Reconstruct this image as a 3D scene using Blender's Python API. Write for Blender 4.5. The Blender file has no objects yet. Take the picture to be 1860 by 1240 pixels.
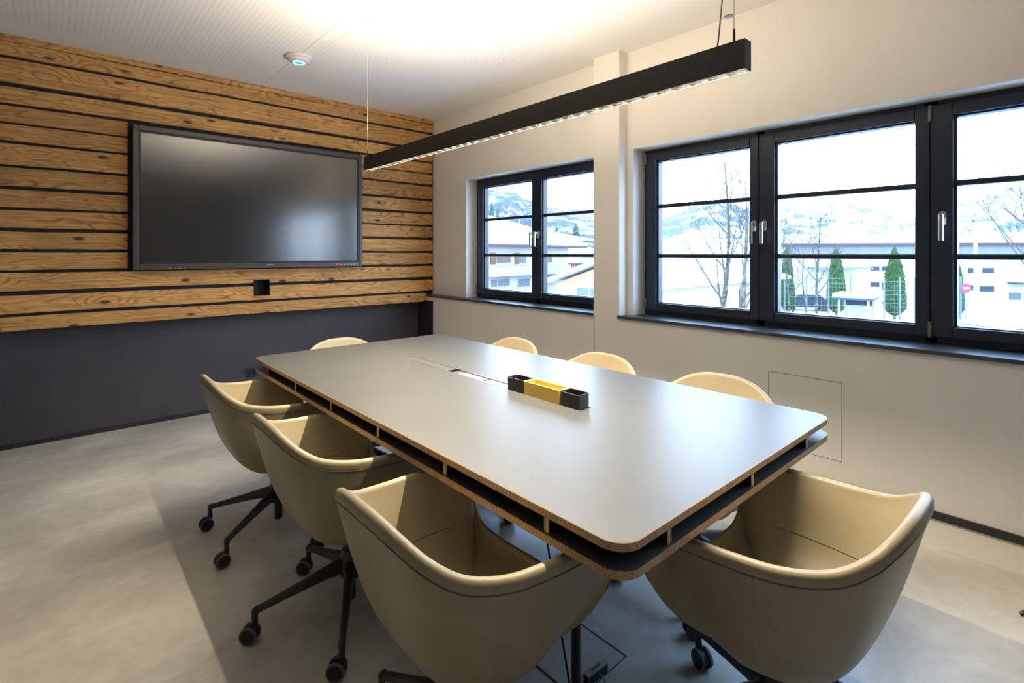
import bpy, bmesh, math, random
from mathutils import Vector, Matrix
from mathutils import noise as mnoise
random.seed(7)
PI = math.pi
scn = bpy.context.scene
COL = scn.collection

# ------------------------------------------------------------------ camera, sky, exposure
FOC = 929.0
TH = math.radians(48.21)
FW = Vector((math.cos(TH), math.sin(TH), 0))       # viewing direction on the ground
RT = Vector((math.sin(TH), -math.cos(TH), 0))      # to the right of it
EYE = 1.30
cd = bpy.data.cameras.new('camera')
cam = bpy.data.objects.new('camera', cd)
COL.objects.link(cam)
cam.location = (0, 0, EYE)
cam.rotation_euler = (PI / 2, 0, TH - PI / 2)
cd.sensor_width = 36
cd.lens = FOC / 1860 * 36
cd.shift_y = -(620 - 460.5) / 1860
cd.clip_start = 0.02
cd.clip_end = 6000
scn.camera = cam
scn.view_settings.view_transform = 'Standard'
scn.view_settings.look = 'None'
scn.view_settings.gamma = 1
scn.view_settings.use_curve_mapping = False
scn.view_settings.exposure = 0.15

w = bpy.data.worlds.new('sky'); scn.world = w; w.use_nodes = True
nt = w.node_tree; nt.nodes.clear()
o_ = nt.nodes.new('ShaderNodeOutputWorld'); b_ = nt.nodes.new('ShaderNodeBackground')
tc = nt.nodes.new('ShaderNodeTexCoord'); sp = nt.nodes.new('ShaderNodeSeparateXYZ')
cr = nt.nodes.new('ShaderNodeValToRGB')
cr.color_ramp.elements[0].position = 0.0; cr.color_ramp.elements[0].color = (0.78, 0.88, 1.0, 1)
cr.color_ramp.elements[1].position = 0.6; cr.color_ramp.elements[1].color = (0.34, 0.60, 1.0, 1)
nt.links.new(tc.outputs['Generated'], sp.inputs[0]); nt.links.new(sp.outputs[2], cr.inputs[0])
nt.links.new(cr.outputs[0], b_.inputs[0]); b_.inputs[1].default_value = 12.0
nt.links.new(b_.outputs[0], o_.inputs[0])

def area(name, loc, rot, sx, sy, power, color, spread=180, portal=False):
    ld = bpy.data.lights.new(name, 'AREA'); ld.shape = 'RECTANGLE'; ld.size = sx; ld.size_y = sy
    ld.energy = power; ld.color = color; ld.spread = math.radians(spread)
    if portal: ld.cycles.is_portal = True
    o = bpy.data.objects.new(name, ld); COL.objects.link(o); o.location = loc; o.rotation_euler = rot
    return o
# portals only guide the sampling of the sky through the window openings (they emit nothing)
area('window_portal', (3.24, 3.2, 1.45), (0, -PI / 2 + PI, 0), 1.2, 1.75, 1, (1, 1, 1), portal=True)
area('window_portal', (3.24, 0.75, 1.45), (0, -PI / 2 + PI, 0), 1.2, 2.8, 1, (1, 1, 1), portal=True)
WARM = (1.0, 0.85, 0.63)
LAMP_DOWN = 112
LAMP_UP = 52

# ------------------------------------------------------------------ helpers
def link(name, me, m=None, parent=None):
    if m is not None:
        for mm in (m if isinstance(m, (list, tuple)) else [m]): me.materials.append(mm)
    o = bpy.data.objects.new(name, me); COL.objects.link(o)
    if parent is not None: o.parent = parent
    return o
def obj(name, bm, m=None, parent=None, smooth=False, auto=None):
    me = bpy.data.meshes.new(name)
    bmesh.ops.recalc_face_normals(bm, faces=bm.faces[:])
    bm.to_mesh(me); bm.free()
    if smooth:
        for p in me.polygons: p.use_smooth = True
    o = link(name, me, m, parent)
    if auto is not None:
        for p in me.polygons: p.use_smooth = True
        me.set_sharp_from_angle(angle=math.radians(auto))
    return o
def bevel(o, wd, seg=2):
    md = o.modifiers.new('bevel', 'BEVEL'); md.width = wd; md.segments = seg; md.limit_method = 'ANGLE'; md.angle_limit = math.radians(40)
    return o
def tag(o, label, cat, group=None, kind=None):
    o['label'] = label; o['category'] = cat
    if group: o['group'] = group
    if kind: o['kind'] = kind
    return o
def struct(o):
    o['kind'] = 'structure'; return o
def empty(name, loc=(0, 0, 0), rz=0):
    o = bpy.data.objects.new(name, None); COL.objects.link(o); o.location = loc; o.rotation_euler = (0, 0, rz)
    o.empty_display_size = 0.05
    return o
def BM(): return bmesh.new()
def box(bm, x0, x1, y0, y1, z0, z1, mi=0, M=None):
    vs = [bm.verts.new(Vector(p) if M is None else M @ Vector(p)) for p in
          ((x0, y0, z0), (x1, y0, z0), (x1, y1, z0), (x0, y1, z0), (x0, y0, z1), (x1, y0, z1), (x1, y1, z1), (x0, y1, z1))]
    fs = []
    for f in ((0, 3, 2, 1), (4, 5, 6, 7), (0, 1, 5, 4), (1, 2, 6, 5), (2, 3, 7, 6), (3, 0, 4, 7)):
        q = bm.faces.new([vs[i] for i in f]); q.material_index = mi; fs.append(q)
    return fs
def tube(bm, pts, r, n=10, cap=True, mi=0):
    pts = [Vector(p) for p in pts]
    rs = r if isinstance(r, (list, tuple)) else [r] * len(pts)
    rings = []; up = None
    for i, p in enumerate(pts):
        d = (pts[min(i + 1, len(pts) - 1)] - pts[max(i - 1, 0)]).normalized()
        if up is None:
            up = Vector((0, 0, 1)) if abs(d.z) < 0.9 else Vector((1, 0, 0))
        a = d.cross(up).normalized(); b = a.cross(d).normalized(); up = b
        rings.append([bm.verts.new(p + (a * math.cos(2 * PI * k / n) + b * math.sin(2 * PI * k / n)) * rs[i]) for k in range(n)])
    for i in range(len(rings) - 1):
        for k in range(n):
            f = bm.faces.new((rings[i][k], rings[i][(k + 1) % n], rings[i + 1][(k + 1) % n], rings[i + 1][k])); f.material_index = mi
    if cap:
        for rr in (rings[0], rings[-1]):
            f = bm.faces.new(rr); f.material_index = mi
def lathe(bm, prof, n=32, M=None, mi=0):
    rings = []
    for r, z in prof:
        rings.append([bm.verts.new((M or Matrix()) @ Vector((r * math.cos(2 * PI * k / n), r * math.sin(2 * PI * k / n), z))) for k in range(n)])
    for i in range(len(rings) - 1):
        for k in range(n):
            f = bm.faces.new((rings[i][k], rings[i][(k + 1) % n], rings[i + 1][(k + 1) % n], rings[i + 1][k])); f.material_index = mi
    for rr, (r, z) in ((rings[0], prof[0]), (rings[-1], prof[-1])):
        if r > 1e-5:
            f = bm.faces.new(rr); f.material_index = mi
def rrect(x0, x1, y0, y1, r, n=8):
    out = []
    for cx, cy, a0 in ((x1 - r, y0 + r, -PI / 2), (x1 - r, y1 - r, 0), (x0 + r, y1 - r, PI / 2), (x0 + r, y0 + r, PI)):
        for k in range(n + 1):
            a = a0 + PI / 2 * k / n
            out.append((cx + r * math.cos(a), cy + r * math.sin(a)))
    return out
def prism(bm, loop, z0, z1, mi_side=0, mi_top=0, mi_bot=None):
    a = [bm.verts.new((x, y, z0)) for x, y in loop]; b = [bm.verts.new((x, y, z1)) for x, y in loop]
    n = len(loop)
    for i in range(n):
        f = bm.faces.new((a[i], a[(i + 1) % n], b[(i + 1) % n], b[i])); f.material_index = mi_side
    f = bm.faces.new(b); f.material_index = mi_top
    f = bm.faces.new(list(reversed(a))); f.material_index = mi_top if mi_bot is None else mi_bot
def copy_tree(o, parent=None, skip=()):
    c = o.copy(); COL.objects.link(c); c.parent = parent
    for ch in list(o.children): copy_tree(ch, c)
    return c

# ------------------------------------------------------------------ materials
def mat(name, col, rough=0.5, metal=0.0, spec=0.5, coat=0.0, **kw):
    m = bpy.data.materials.new(name); m.use_nodes = True
    p = m.node_tree.nodes['Principled BSDF']
    p.inputs['Base Color'].default_value = (*col, 1); p.inputs['Roughness'].default_value = rough
    p.inputs['Metallic'].default_value = metal; p.inputs['Specular IOR Level'].default_value = spec
    p.inputs['Coat Weight'].default_value = coat
    if 'emit' in kw:
        p.inputs['Emission Color'].default_value = (*kw['emit'], 1); p.inputs['Emission Strength'].default_value = kw.get('es', 1)
    return m
def nodes(m): return m.node_tree.nodes, m.node_tree.links, m.node_tree.nodes['Principled BSDF']
def noisy(m, c1, c2, scale=5, detail=4, stretch=(1, 1, 1), bump=0.0, bscale=None, rough=None, pos=(0.35, 0.65), dist=0.0):
    N, L, p = nodes(m)
    tc = N.new('ShaderNodeTexCoord'); mp = N.new('ShaderNodeMapping'); mp.inputs['Scale'].default_value = stretch
    L.new(tc.outputs['Object'], mp.inputs[0])
    n = N.new('ShaderNodeTexNoise'); n.inputs['Scale'].default_value = scale; n.inputs['Detail'].default_value = detail
    n.inputs['Distortion'].default_value = dist
    L.new(mp.outputs[0], n.inputs['Vector'])
    r = N.new('ShaderNodeValToRGB'); r.color_ramp.elements[0].position = pos[0]; r.color_ramp.elements[1].position = pos[1]
    r.color_ramp.elements[0].color = (*c1, 1); r.color_ramp.elements[1].color = (*c2, 1)
    L.new(n.outputs[0], r.inputs[0]); L.new(r.outputs[0], p.inputs['Base Color'])
    if rough:
        mr = N.new('ShaderNodeMapRange'); mr.inputs[3].default_value = rough[0]; mr.inputs[4].default_value = rough[1]
        L.new(n.outputs[0], mr.inputs[0]); L.new(mr.outputs[0], p.inputs['Roughness'])
    if bump:
        n2 = N.new('ShaderNodeTexNoise'); n2.inputs['Scale'].default_value = bscale or scale * 4; n2.inputs['Detail'].default_value = 5
        L.new(tc.outputs['Object'], n2.inputs['Vector'])
        bp = N.new('ShaderNodeBump'); bp.inputs['Strength'].default_value = bump; bp.inputs['Distance'].default_value = 0.003
        L.new(n2.outputs[0], bp.inputs['Height']); L.new(bp.outputs[0], p.inputs['Normal'])
    return m

M_wall = noisy(mat('plaster_paint', (0.78, 0.74, 0.68), 0.75), (0.77, 0.73, 0.67), (0.80, 0.76, 0.70), 2.5, bump=0.05, bscale=260)
M_white = noisy(mat('white_paint', (0.8, 0.8, 0.8), 0.6), (0.78, 0.78, 0.77), (0.82, 0.82, 0.81), 3)
M_darkwall = noisy(mat('anthracite_paint', (0.045, 0.045, 0.055), 0.5), (0.046, 0.045, 0.056), (0.056, 0.054, 0.064), 3, bump=0.04, bscale=300)
M_darktrim = mat('anthracite_trim', (0.02, 0.018, 0.018), 0.5)
M_black = mat('black_plastic', (0.012, 0.012, 0.014), 0.45)
M_backing = mat('black_backing_fleece', (0.014, 0.014, 0.018), 0.8)
M_frame = noisy(mat('dark_window_lacquer', (0.018, 0.024, 0.035), 0.35), (0.010, 0.018, 0.034), (0.013, 0.022, 0.040), 6)
M_sill = mat('black_sill_laminate', (0.028, 0.030, 0.034), 0.34, spec=1.0)
M_steel = noisy(mat('brushed_steel', (0.62, 0.6, 0.57), 0.3, 1.0), (0.58, 0.56, 0.53), (0.68, 0.66, 0.62), 40, stretch=(1, 1, 0.05))
M_alu = noisy(mat('satin_aluminium', (0.7, 0.7, 0.7), 0.35, 1.0), (0.48, 0.48, 0.47), (0.56, 0.56, 0.55), 60, stretch=(1, 0.05, 1))
M_lampblk = noisy(mat('black_powder_coat', (0.011, 0.010, 0.010), 0.45), (0.010, 0.009, 0.009), (0.013, 0.012, 0.012), 90)
M_chrome = mat('louvre_reflector', (0.85, 0.85, 0.82), 0.12, 1.0)
M_base = noisy(mat('anthracite_cast_metal', (0.022, 0.020, 0.022), 0.38), (0.020, 0.018, 0.020), (0.027, 0.025, 0.028), 120)
M_tread = mat('grey_rubber_tread', (0.10, 0.10, 0.105), 0.6)
M_wheel = mat('black_caster_plastic', (0.014, 0.014, 0.015), 0.5)
M_leather = noisy(mat('taupe_leather', (0.40, 0.33, 0.22), 0.42, spec=0.4), (0.285, 0.240, 0.152), (0.315, 0.265, 0.170), 9, bump=0.12, bscale=420)
M_seam = mat('dark_seam', (0.13, 0.105, 0.07), 0.6)
M_hpl = noisy(mat('grey_table_laminate', (0.15, 0.15, 0.15), 0.40, spec=0.6), (0.066, 0.069, 0.068), (0.072, 0.075, 0.074), 3, bump=0.02, bscale=900)
M_hplblk = mat('black_laminate', (0.012, 0.012, 0.013), 0.4)
M_yellow = noisy(mat('yellow_box_plastic', (0.72, 0.47, 0.08), 0.45), (0.70, 0.45, 0.07), (0.74, 0.49, 0.09), 8)
M_boxblk = noisy(mat('black_felt_plastic', (0.014, 0.014, 0.016), 0.5), (0.012, 0.012, 0.014), (0.017, 0.017, 0.02), 50)
M_tvframe = noisy(mat('brown_grey_bezel', (0.085, 0.07, 0.068), 0.38, 0.4), (0.082, 0.068, 0.066), (0.09, 0.075, 0.072), 60, stretch=(0.05, 1, 1))
M_screen = mat('matt_screen', (0.010, 0.010, 0.011), 0.17, spec=0.9)
M_screen.node_tree.nodes['Principled BSDF'].inputs['IOR'].default_value = 1.85
M_red = mat('red_light', (0.5, 0.01, 0.01), 0.4, emit=(1, 0.03, 0.03), es=1.2)
M_mark = mat('light_print', (0.5, 0.5, 0.5), 0.5)
M_cable = mat('grey_cable', (0.35, 0.33, 0.34), 0.5)
M_wire = mat('steel_wire', (0.6, 0.58, 0.55), 0.35, 0.9)
M_ring = mat('turquoise_light_ring', (0.1, 0.8, 0.8), 0.4, emit=(0.15, 0.95, 1.0), es=4)
M_ringc = mat('turquoise_glow_glass', (0.05, 0.35, 0.4), 0.2, emit=(0.03, 0.35, 0.42), es=0.7)
M_detect = mat('white_plastic', (0.62, 0.60, 0.60), 0.45)

def plywood(name, horiz=True):
    m = mat(name, (0.4, 0.25, 0.12), 0.5)
    N, L, p = nodes(m)
    tc = N.new('ShaderNodeTexCoord'); sx = N.new('ShaderNodeSeparateXYZ'); L.new(tc.outputs['Object'], sx.inputs[0])
    mu = N.new('ShaderNodeMath'); mu.operation = 'MULTIPLY'; mu.inputs[1].default_value = 2 * PI / 0.0045
    if horiz: L.new(sx.outputs[2], mu.inputs[0])
    else:
        ad = N.new('ShaderNodeMath'); ad.operation = 'ADD'; L.new(sx.outputs[0], ad.inputs[0]); L.new(sx.outputs[1], ad.inputs[1]); L.new(ad.outputs[0], mu.inputs[0])
    sn = N.new('ShaderNodeMath'); sn.operation = 'SINE'; L.new(mu.outputs[0], sn.inputs[0])
    n = N.new('ShaderNodeTexNoise'); n.inputs['Scale'].default_value = 30; L.new(tc.outputs['Object'], n.inputs['Vector'])
    a2 = N.new('ShaderNodeMath'); a2.operation = 'MULTIPLY_ADD'; a2.inputs[1].default_value = 0.5; L.new(sn.outputs[0], a2.inputs[0]); L.new(n.outputs[0], a2.inputs[2])
    r = N.new('ShaderNodeValToRGB'); r.color_ramp.elements[0].position = 0.1; r.color_ramp.elements[1].position = 0.9
    r.color_ramp.elements[0].color = (0.24, 0.125, 0.055, 1); r.color_ramp.elements[1].color = (0.56, 0.36, 0.19, 1)
    L.new(a2.outputs[0], r.inputs[0]); L.new(r.outputs[0], p.inputs['Base Color'])
    return m
M_ply = plywood('birch_plywood_edge')
M_plyv = plywood('birch_plywood_divider_edge', False)

def old_wood():
    m = mat('reclaimed_larch', (0.5, 0.3, 0.12), 0.62, spec=0.35)
    N, L, p = nodes(m)
    tc = N.new('ShaderNodeTexCoord'); oi = N.new('ShaderNodeObjectInfo')
    mul = N.new('ShaderNodeVectorMath'); mul.operation = 'SCALE'
    cmb = N.new('ShaderNodeCombineXYZ')
    for i, k in enumerate((37.0, 11.0, 23.0)):
        mm = N.new('ShaderNodeMath'); mm.operation = 'MULTIPLY'; mm.inputs[1].default_value = k
        L.new(oi.outputs['Random'], mm.inputs[0]); L.new(mm.outputs[0], cmb.inputs[i])
    add = N.new('ShaderNodeVectorMath'); add.operation = 'ADD'
    L.new(tc.outputs['Object'], add.inputs[0]); L.new(cmb.outputs[0], add.inputs[1])
    V = add.outputs[0]
    # knots: voronoi cells, one knot here and there
    mpk = N.new('ShaderNodeMapping'); mpk.inputs['Scale'].default_value = (3.4, 1, 8.5); L.new(V, mpk.inputs[0])
    vo = N.new('ShaderNodeTexVoronoi'); vo.feature = 'F1'; vo.inputs['Scale'].default_value = 1.0; vo.voronoi_dimensions = '3D'
    L.new(mpk.outputs[0], vo.inputs['Vector'])
    kr = N.new('ShaderNodeMapRange'); kr.inputs[1].default_value = 0.0; kr.inputs[2].default_value = 0.6; kr.inputs[3].default_value = 1.0; kr.inputs[4].default_value = 0.0
    L.new(vo.outputs['Distance'], kr.inputs[0])
    # flow field: heights bent around the knots and by long lazy noise
    mpl = N.new('ShaderNodeMapping'); mpl.inputs['Scale'].default_value = (1.0, 1, 6.5); L.new(V, mpl.inputs[0])
    nl = N.new('ShaderNodeTexNoise'); nl.inputs['Scale'].default_value = 1.5; nl.inputs['Detail'].default_value = 1.2; nl.inputs['Roughness'].default_value = 0.35; L.new(mpl.outputs[0], nl.inputs['Vector'])
    s3 = N.new('ShaderNodeSeparateXYZ'); L.new(V, s3.inputs[0])
    f1 = N.new('ShaderNodeMath'); f1.operation = 'MULTIPLY_ADD'; f1.inputs[1].default_value = 11.0; L.new(nl.outputs[0], f1.inputs[0])
    zz = N.new('ShaderNodeMath'); zz.operation = 'MULTIPLY'; zz.inputs[1].default_value = 14.0; L.new(s3.outputs[2], zz.inputs[0]); L.new(zz.outputs[0], f1.inputs[2])
    f2 = N.new('ShaderNodeMath'); f2.operation = 'MULTIPLY_ADD'; f2.inputs[1].default_value = 2.6; L.new(kr.outputs[0], f2.inputs[0]); L.new(f1.outputs[0], f2.inputs[2])
    sn = N.new('ShaderNodeMath'); sn.operation = 'FRACT'; L.new(f2.outputs[0], sn.inputs[0])
    # fine grain
    mpf = N.new('ShaderNodeMapping'); mpf.inputs['Scale'].default_value = (2.0, 8, 110); L.new(V, mpf.inputs[0])
    nf = N.new('ShaderNodeTexNoise'); nf.inputs['Scale'].default_value = 1.5; nf.inputs['Detail'].default_value = 5; L.new(mpf.outputs[0], nf.inputs['Vector'])
    ring = N.new('ShaderNodeValToRGB')
    e = ring.color_ramp.elements; e[0].position = 0.0; e[0].color = (0.17, 0.065, 0.020, 1); e[1].position = 1.0; e[1].color = (0.33, 0.15, 0.042, 1)
    a = ring.color_ramp.elements.new(0.22); a.color = (0.55, 0.285, 0.078, 1)
    a = ring.color_ramp.elements.new(0.70); a.color = (0.60, 0.33, 0.10, 1)
    L.new(sn.outputs[0], ring.inputs[0])
    # only part of the board carries bold rings
    mpq = N.new('ShaderNodeMapping'); mpq.inputs['Scale'].default_value = (1.3, 1, 8); mpq.inputs['Location'].default_value = (5, 3, 9); L.new(V, mpq.inputs[0])
    nq = N.new('ShaderNodeTexNoise'); nq.inputs['Scale'].default_value = 1.8; nq.inputs['Detail'].default_value = 3; L.new(mpq.outputs[0], nq.inputs['Vector'])
    rq = N.new('ShaderNodeValToRGB'); rq.color_ramp.elements[0].position = 0.40; rq.color_ramp.elements[1].position = 0.64
    rq.color_ramp.elements[0].color = (0.25, 0.25, 0.25, 1); rq.color_ramp.elements[1].color = (1, 1, 1, 1); L.new(nq.outputs[0], rq.inputs[0])
    base = N.new('ShaderNodeValToRGB'); base.color_ramp.elements[0].position = 0.3; base.color_ramp.elements[1].position = 0.7
    base.color_ramp.elements[0].color = (0.42, 0.20, 0.048, 1); base.color_ramp.elements[1].color = (0.62, 0.345, 0.105, 1); L.new(nf.outputs[0], base.inputs[0])
    mx = N.new('ShaderNodeMix'); mx.data_type = 'RGBA'; L.new(rq.outputs[0], mx.inputs[0]); L.new(base.outputs[0], mx.inputs[6]); L.new(ring.outputs[0], mx.inputs[7])
    # multiply fine grain
    fg = N.new('ShaderNodeMapRange'); fg.inputs[1].default_value = 0.3; fg.inputs[2].default_value = 0.7; fg.inputs[3].default_value = 0.72; fg.inputs[4].default_value = 1.12; L.new(nf.outputs[0], fg.inputs[0])
    m2 = N.new('ShaderNodeVectorMath'); m2.operation = 'SCALE'; L.new(mx.outputs[2], m2.inputs[0]); L.new(fg.outputs[0], m2.inputs['Scale'])
    # knot cores
    kc = N.new('ShaderNodeValToRGB'); kc.color_ramp.elements[0].position = 0.07; kc.color_ramp.elements[1].position = 0.14
    kc.color_ramp.elements[0].color = (1, 1, 1, 1); kc.color_ramp.elements[1].color = (0, 0, 0, 1); L.new(vo.outputs['Distance'], kc.inputs[0])
    m3 = N.new('ShaderNodeMix'); m3.data_type = 'RGBA'; m3.inputs[7].default_value = (0.07, 0.03, 0.015, 1)
    L.new(kc.outputs[0], m3.inputs[0]); L.new(m2.outputs[0], m3.inputs[6])
    # board-to-board tone and patches of age
    hv = N.new('ShaderNodeHueSaturation'); hv.inputs['Saturation'].default_value = 0.98; hv.inputs['Hue'].default_value = 0.497; L.new(m3.outputs[2], hv.inputs['Color'])
    vr = N.new('ShaderNodeMapRange'); vr.inputs[3].default_value = 0.92; vr.inputs[4].default_value = 1.30; L.new(oi.outputs['Random'], vr.inputs[0])
    np_ = N.new('ShaderNodeTexNoise'); np_.inputs['Scale'].default_value = 2.2; np_.inputs['Detail'].default_value = 4; L.new(V, np_.inputs['Vector'])
    pr = N.new('ShaderNodeMapRange'); pr.inputs[1].default_value = 0.3; pr.inputs[2].default_value = 0.7; pr.inputs[3].default_value = 0.82; pr.inputs[4].default_value = 1.1; L.new(np_.outputs[0], pr.inputs[0])
    vm = N.new('ShaderNodeMath'); vm.operation = 'MULTIPLY'; L.new(vr.outputs[0], vm.inputs[0]); L.new(pr.outputs[0], vm.inputs[1]); L.new(vm.outputs[0], hv.inputs['Value'])
    L.new(hv.outputs[0], p.inputs['Base Color'])
    bp = N.new('ShaderNodeBump'); bp.inputs['Strength'].default_value = 0.5; bp.inputs['Distance'].default_value = 0.003
    L.new(nf.outputs[0], bp.inputs['Height']); L.new(bp.outputs[0], p.inputs['Normal'])
    return m
M_wood = old_wood()

def concrete():
    m = mat('polished_concrete', (0.4, 0.38, 0.33), 0.3)
    N, L, p = nodes(m)
    tc = N.new('ShaderNodeTexCoord')
    mp = N.new('ShaderNodeMapping'); mp.inputs['Scale'].default_value = (1.0, 1.6, 1); mp.inputs['Rotation'].default_value = (0, 0, 0.5); L.new(tc.outputs['Object'], mp.inputs[0])
    n1 = N.new('ShaderNodeTexNoise'); n1.inputs['Scale'].default_value = 1.6; n1.inputs['Detail'].default_value = 9; n1.inputs['Roughness'].default_value = 0.6; n1.inputs['Distortion'].default_value = 0.6
    L.new(mp.outputs[0], n1.inputs['Vector'])
    r = N.new('ShaderNodeValToRGB'); r.color_ramp.elements[0].position = 0.30; r.color_ramp.elements[1].position = 0.70
    r.color_ramp.elements[0].color = (0.40, 0.385, 0.345, 1); r.color_ramp.elements[1].color = (0.68, 0.66, 0.60, 1)
    L.new(n1.outputs[0], r.inputs[0])
    n2 = N.new('ShaderNodeTexNoise'); n2.inputs['Scale'].default_value = 14; n2.inputs['Detail'].default_value = 6; L.new(tc.outputs['Object'], n2.inputs['Vector'])
    mr = N.new('ShaderNodeMapRange'); mr.inputs[1].default_value = 0.3; mr.inputs[2].default_value = 0.7; mr.inputs[3].default_value = 0.92; mr.inputs[4].default_value = 1.06; L.new(n2.outputs[0], mr.inputs[0])
    s = N.new('ShaderNodeVectorMath'); s.operation = 'SCALE'; L.new(r.outputs[0], s.inputs[0]); L.new(mr.outputs[0], s.inputs['Scale'])
    # small pits
    vo = N.new('ShaderNodeTexVoronoi'); vo.inputs['Scale'].default_value = 3.2; L.new(tc.outputs['Object'], vo.inputs['Vector'])
    pc = N.new('ShaderNodeValToRGB'); pc.color_ramp.elements[0].position = 0.012; pc.color_ramp.elements[1].position = 0.02
    pc.color_ramp.elements[0].color = (1, 1, 1, 1); pc.color_ramp.elements[1].color = (0, 0, 0, 1); L.new(vo.outputs['Distance'], pc.inputs[0])
    mx = N.new('ShaderNodeMix'); mx.data_type = 'RGBA'; mx.inputs[7].default_value = (0.12, 0.10, 0.08, 1); L.new(pc.outputs[0], mx.inputs[0]); L.new(s.outputs[0], mx.inputs[6])
    L.new(mx.outputs[2], p.inputs['Base Color'])
    m2 = N.new('ShaderNodeMapRange'); m2.inputs[3].default_value = 0.22; m2.inputs[4].default_value = 0.42; L.new(n1.outputs[0], m2.inputs[0]); L.new(m2.outputs[0], p.inputs['Roughness'])
    bp = N.new('ShaderNodeBump'); bp.inputs['Strength'].default_value = 0.06; bp.inputs['Distance'].default_value = 0.002; L.new(n2.outputs[0], bp.inputs['Height']); L.new(bp.outputs[0], p.inputs['Normal'])
    return m
M_floor = concrete()

def slotted_ceiling():
    m = mat('slotted_acoustic_board', (0.8, 0.79, 0.77), 0.75)
    N, L, p = nodes(m)
    tc = N.new('ShaderNodeTexCoord'); sx = N.new('ShaderNodeSeparateXYZ'); L.new(tc.outputs['Object'], sx.inputs[0])
    def math_(op, a, b=None, c=None):
        n = N.new('ShaderNodeMath'); n.operation = op
        for i, v in enumerate((a, b, c)):
            if v is None: continue
            if isinstance(v, (int, float)): n.inputs[i].default_value = v
            else: L.new(v, n.inputs[i])
        return n.outputs[0]
    fx = math_('FRACT', math_('MULTIPLY', sx.outputs[0], 1 / 0.030))
    slot = math_('LESS_THAN', fx, 0.30)
    fy = math_('FRACT', math_('MULTIPLY', sx.outputs[1], 1 / 0.012))
    hole = math_('LESS_THAN', fy, 0.55)
    inside = math_('MULTIPLY', math_('LESS_THAN', sx.outputs[1], 4.33), math_('MULTIPLY', slot, hole))
    near = math_('LESS_THAN', math_('ABSOLUTE', math_('SUBTRACT', sx.outputs[0], 1.295)), 0.06)
    inside = math_('MULTIPLY', inside, math_('SUBTRACT', 1.0, near))
    inside = math_('MULTIPLY', inside, math_('LESS_THAN', sx.outputs[0], 2.5))
    mx = N.new('ShaderNodeMix'); mx.data_type = 'RGBA'; mx.inputs[6].default_value = (0.80, 0.78, 0.75, 1); mx.inputs[7].default_value = (0.68, 0.66, 0.63, 1)
    L.new(inside, mx.inputs[0]); L.new(mx.outputs[2], p.inputs['Base Color'])
    return m
M_ceil = slotted_ceiling()

def glass_mat():
    m = bpy.data.materials.new('window_glass'); m.use_nodes = True
    N = m.node_tree.nodes; L = m.node_tree.links; N.clear()
    o = N.new('ShaderNodeOutputMaterial'); t = N.new('ShaderNodeBsdfTransparent'); g = N.new('ShaderNodeBsdfGlossy'); g.inputs['Roughness'].default_value = 0.02
    t.inputs[0].default_value = (0.95, 0.98, 1.0, 1)
    lw = N.new('ShaderNodeLayerWeight'); lw.inputs[0].default_value = 0.5
    pw = N.new('ShaderNodeMath'); pw.operation = 'POWER'; pw.inputs[1].default_value = 5; L.new(lw.outputs['Facing'], pw.inputs[0])
    f = N.new('ShaderNodeMath'); f.operation = 'MULTIPLY_ADD'; f.inputs[1].default_value = 0.9; f.inputs[2].default_value = 0.04; L.new(pw.outputs[0], f.inputs[0])
    mx = N.new('ShaderNodeMixShader'); L.new(f.outputs[0], mx.inputs[0]); L.new(t.outputs[0], mx.inputs[1]); L.new(g.outputs[0], mx.inputs[2]); L.new(mx.outputs[0], o.inputs[0])
    return m
M_glass = glass_mat()

# ------------------------------------------------------------------ room shell
XW, XP, XO = 3.005, 2.912, 3.215          # upper wall, column/parapet plane, outside of the wall
YB, YC = 4.764, 4.61                     # dark back wall, face of the wood cladding
CZ = 2.71
bm = BM(); box(bm, -5.2, XO, -5.1, YB + 0.2, -0.1, 0); struct(obj('floor', bm, M_floor))
bm = BM(); box(bm, -5.2, XO, -5.1, YB + 0.2, CZ, CZ + 0.1); struct(obj('ceiling', bm, M_ceil))
bm = BM(); box(bm, -5.2, XO, YB, YB + 0.2, 0, CZ); struct(obj('wall_back', bm, M_darkwall))
bm = BM(); box(bm, -5.3, -5.1, -5.1, YB, 0, CZ); struct(obj('wall_left', bm, M_wall))
bm = BM(); box(bm, -5.2, XO, -5.2, -5.0, 0, CZ); struct(obj('wall_front', bm, M_wall))
# window wall with both openings, the column and the parapet
ZS, ZT = 0.852, 2.028
W1 = (2.37, 4.04); W2 = (-0.62, 2.095)
bm = BM()
box(bm, XW, XO, -5.0, YB, ZT, CZ)                       # above the openings
box(bm, XW, XO, W1[1], YB, ZS, ZT)                      # corner pier
box(bm, XW, XO, W2[1], W1[0], ZS, ZT)                   # pier behind the column
box(bm, XW, XO, -5.0, W2[0], ZS, ZT)
box(bm, XP, XO, -5.0, YB, 0, ZS)                        # parapet
box(bm, XP, XW, 2.145, W1[0], ZS, CZ)                   # column
struct(obj('wall_right', bm, M_wall))
bm = BM(); box(bm, XP - 0.001, XP + 0.002, 2.363, 2.366, 0.15, ZS); struct(obj('trim_1', bm, M_tread))
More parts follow.
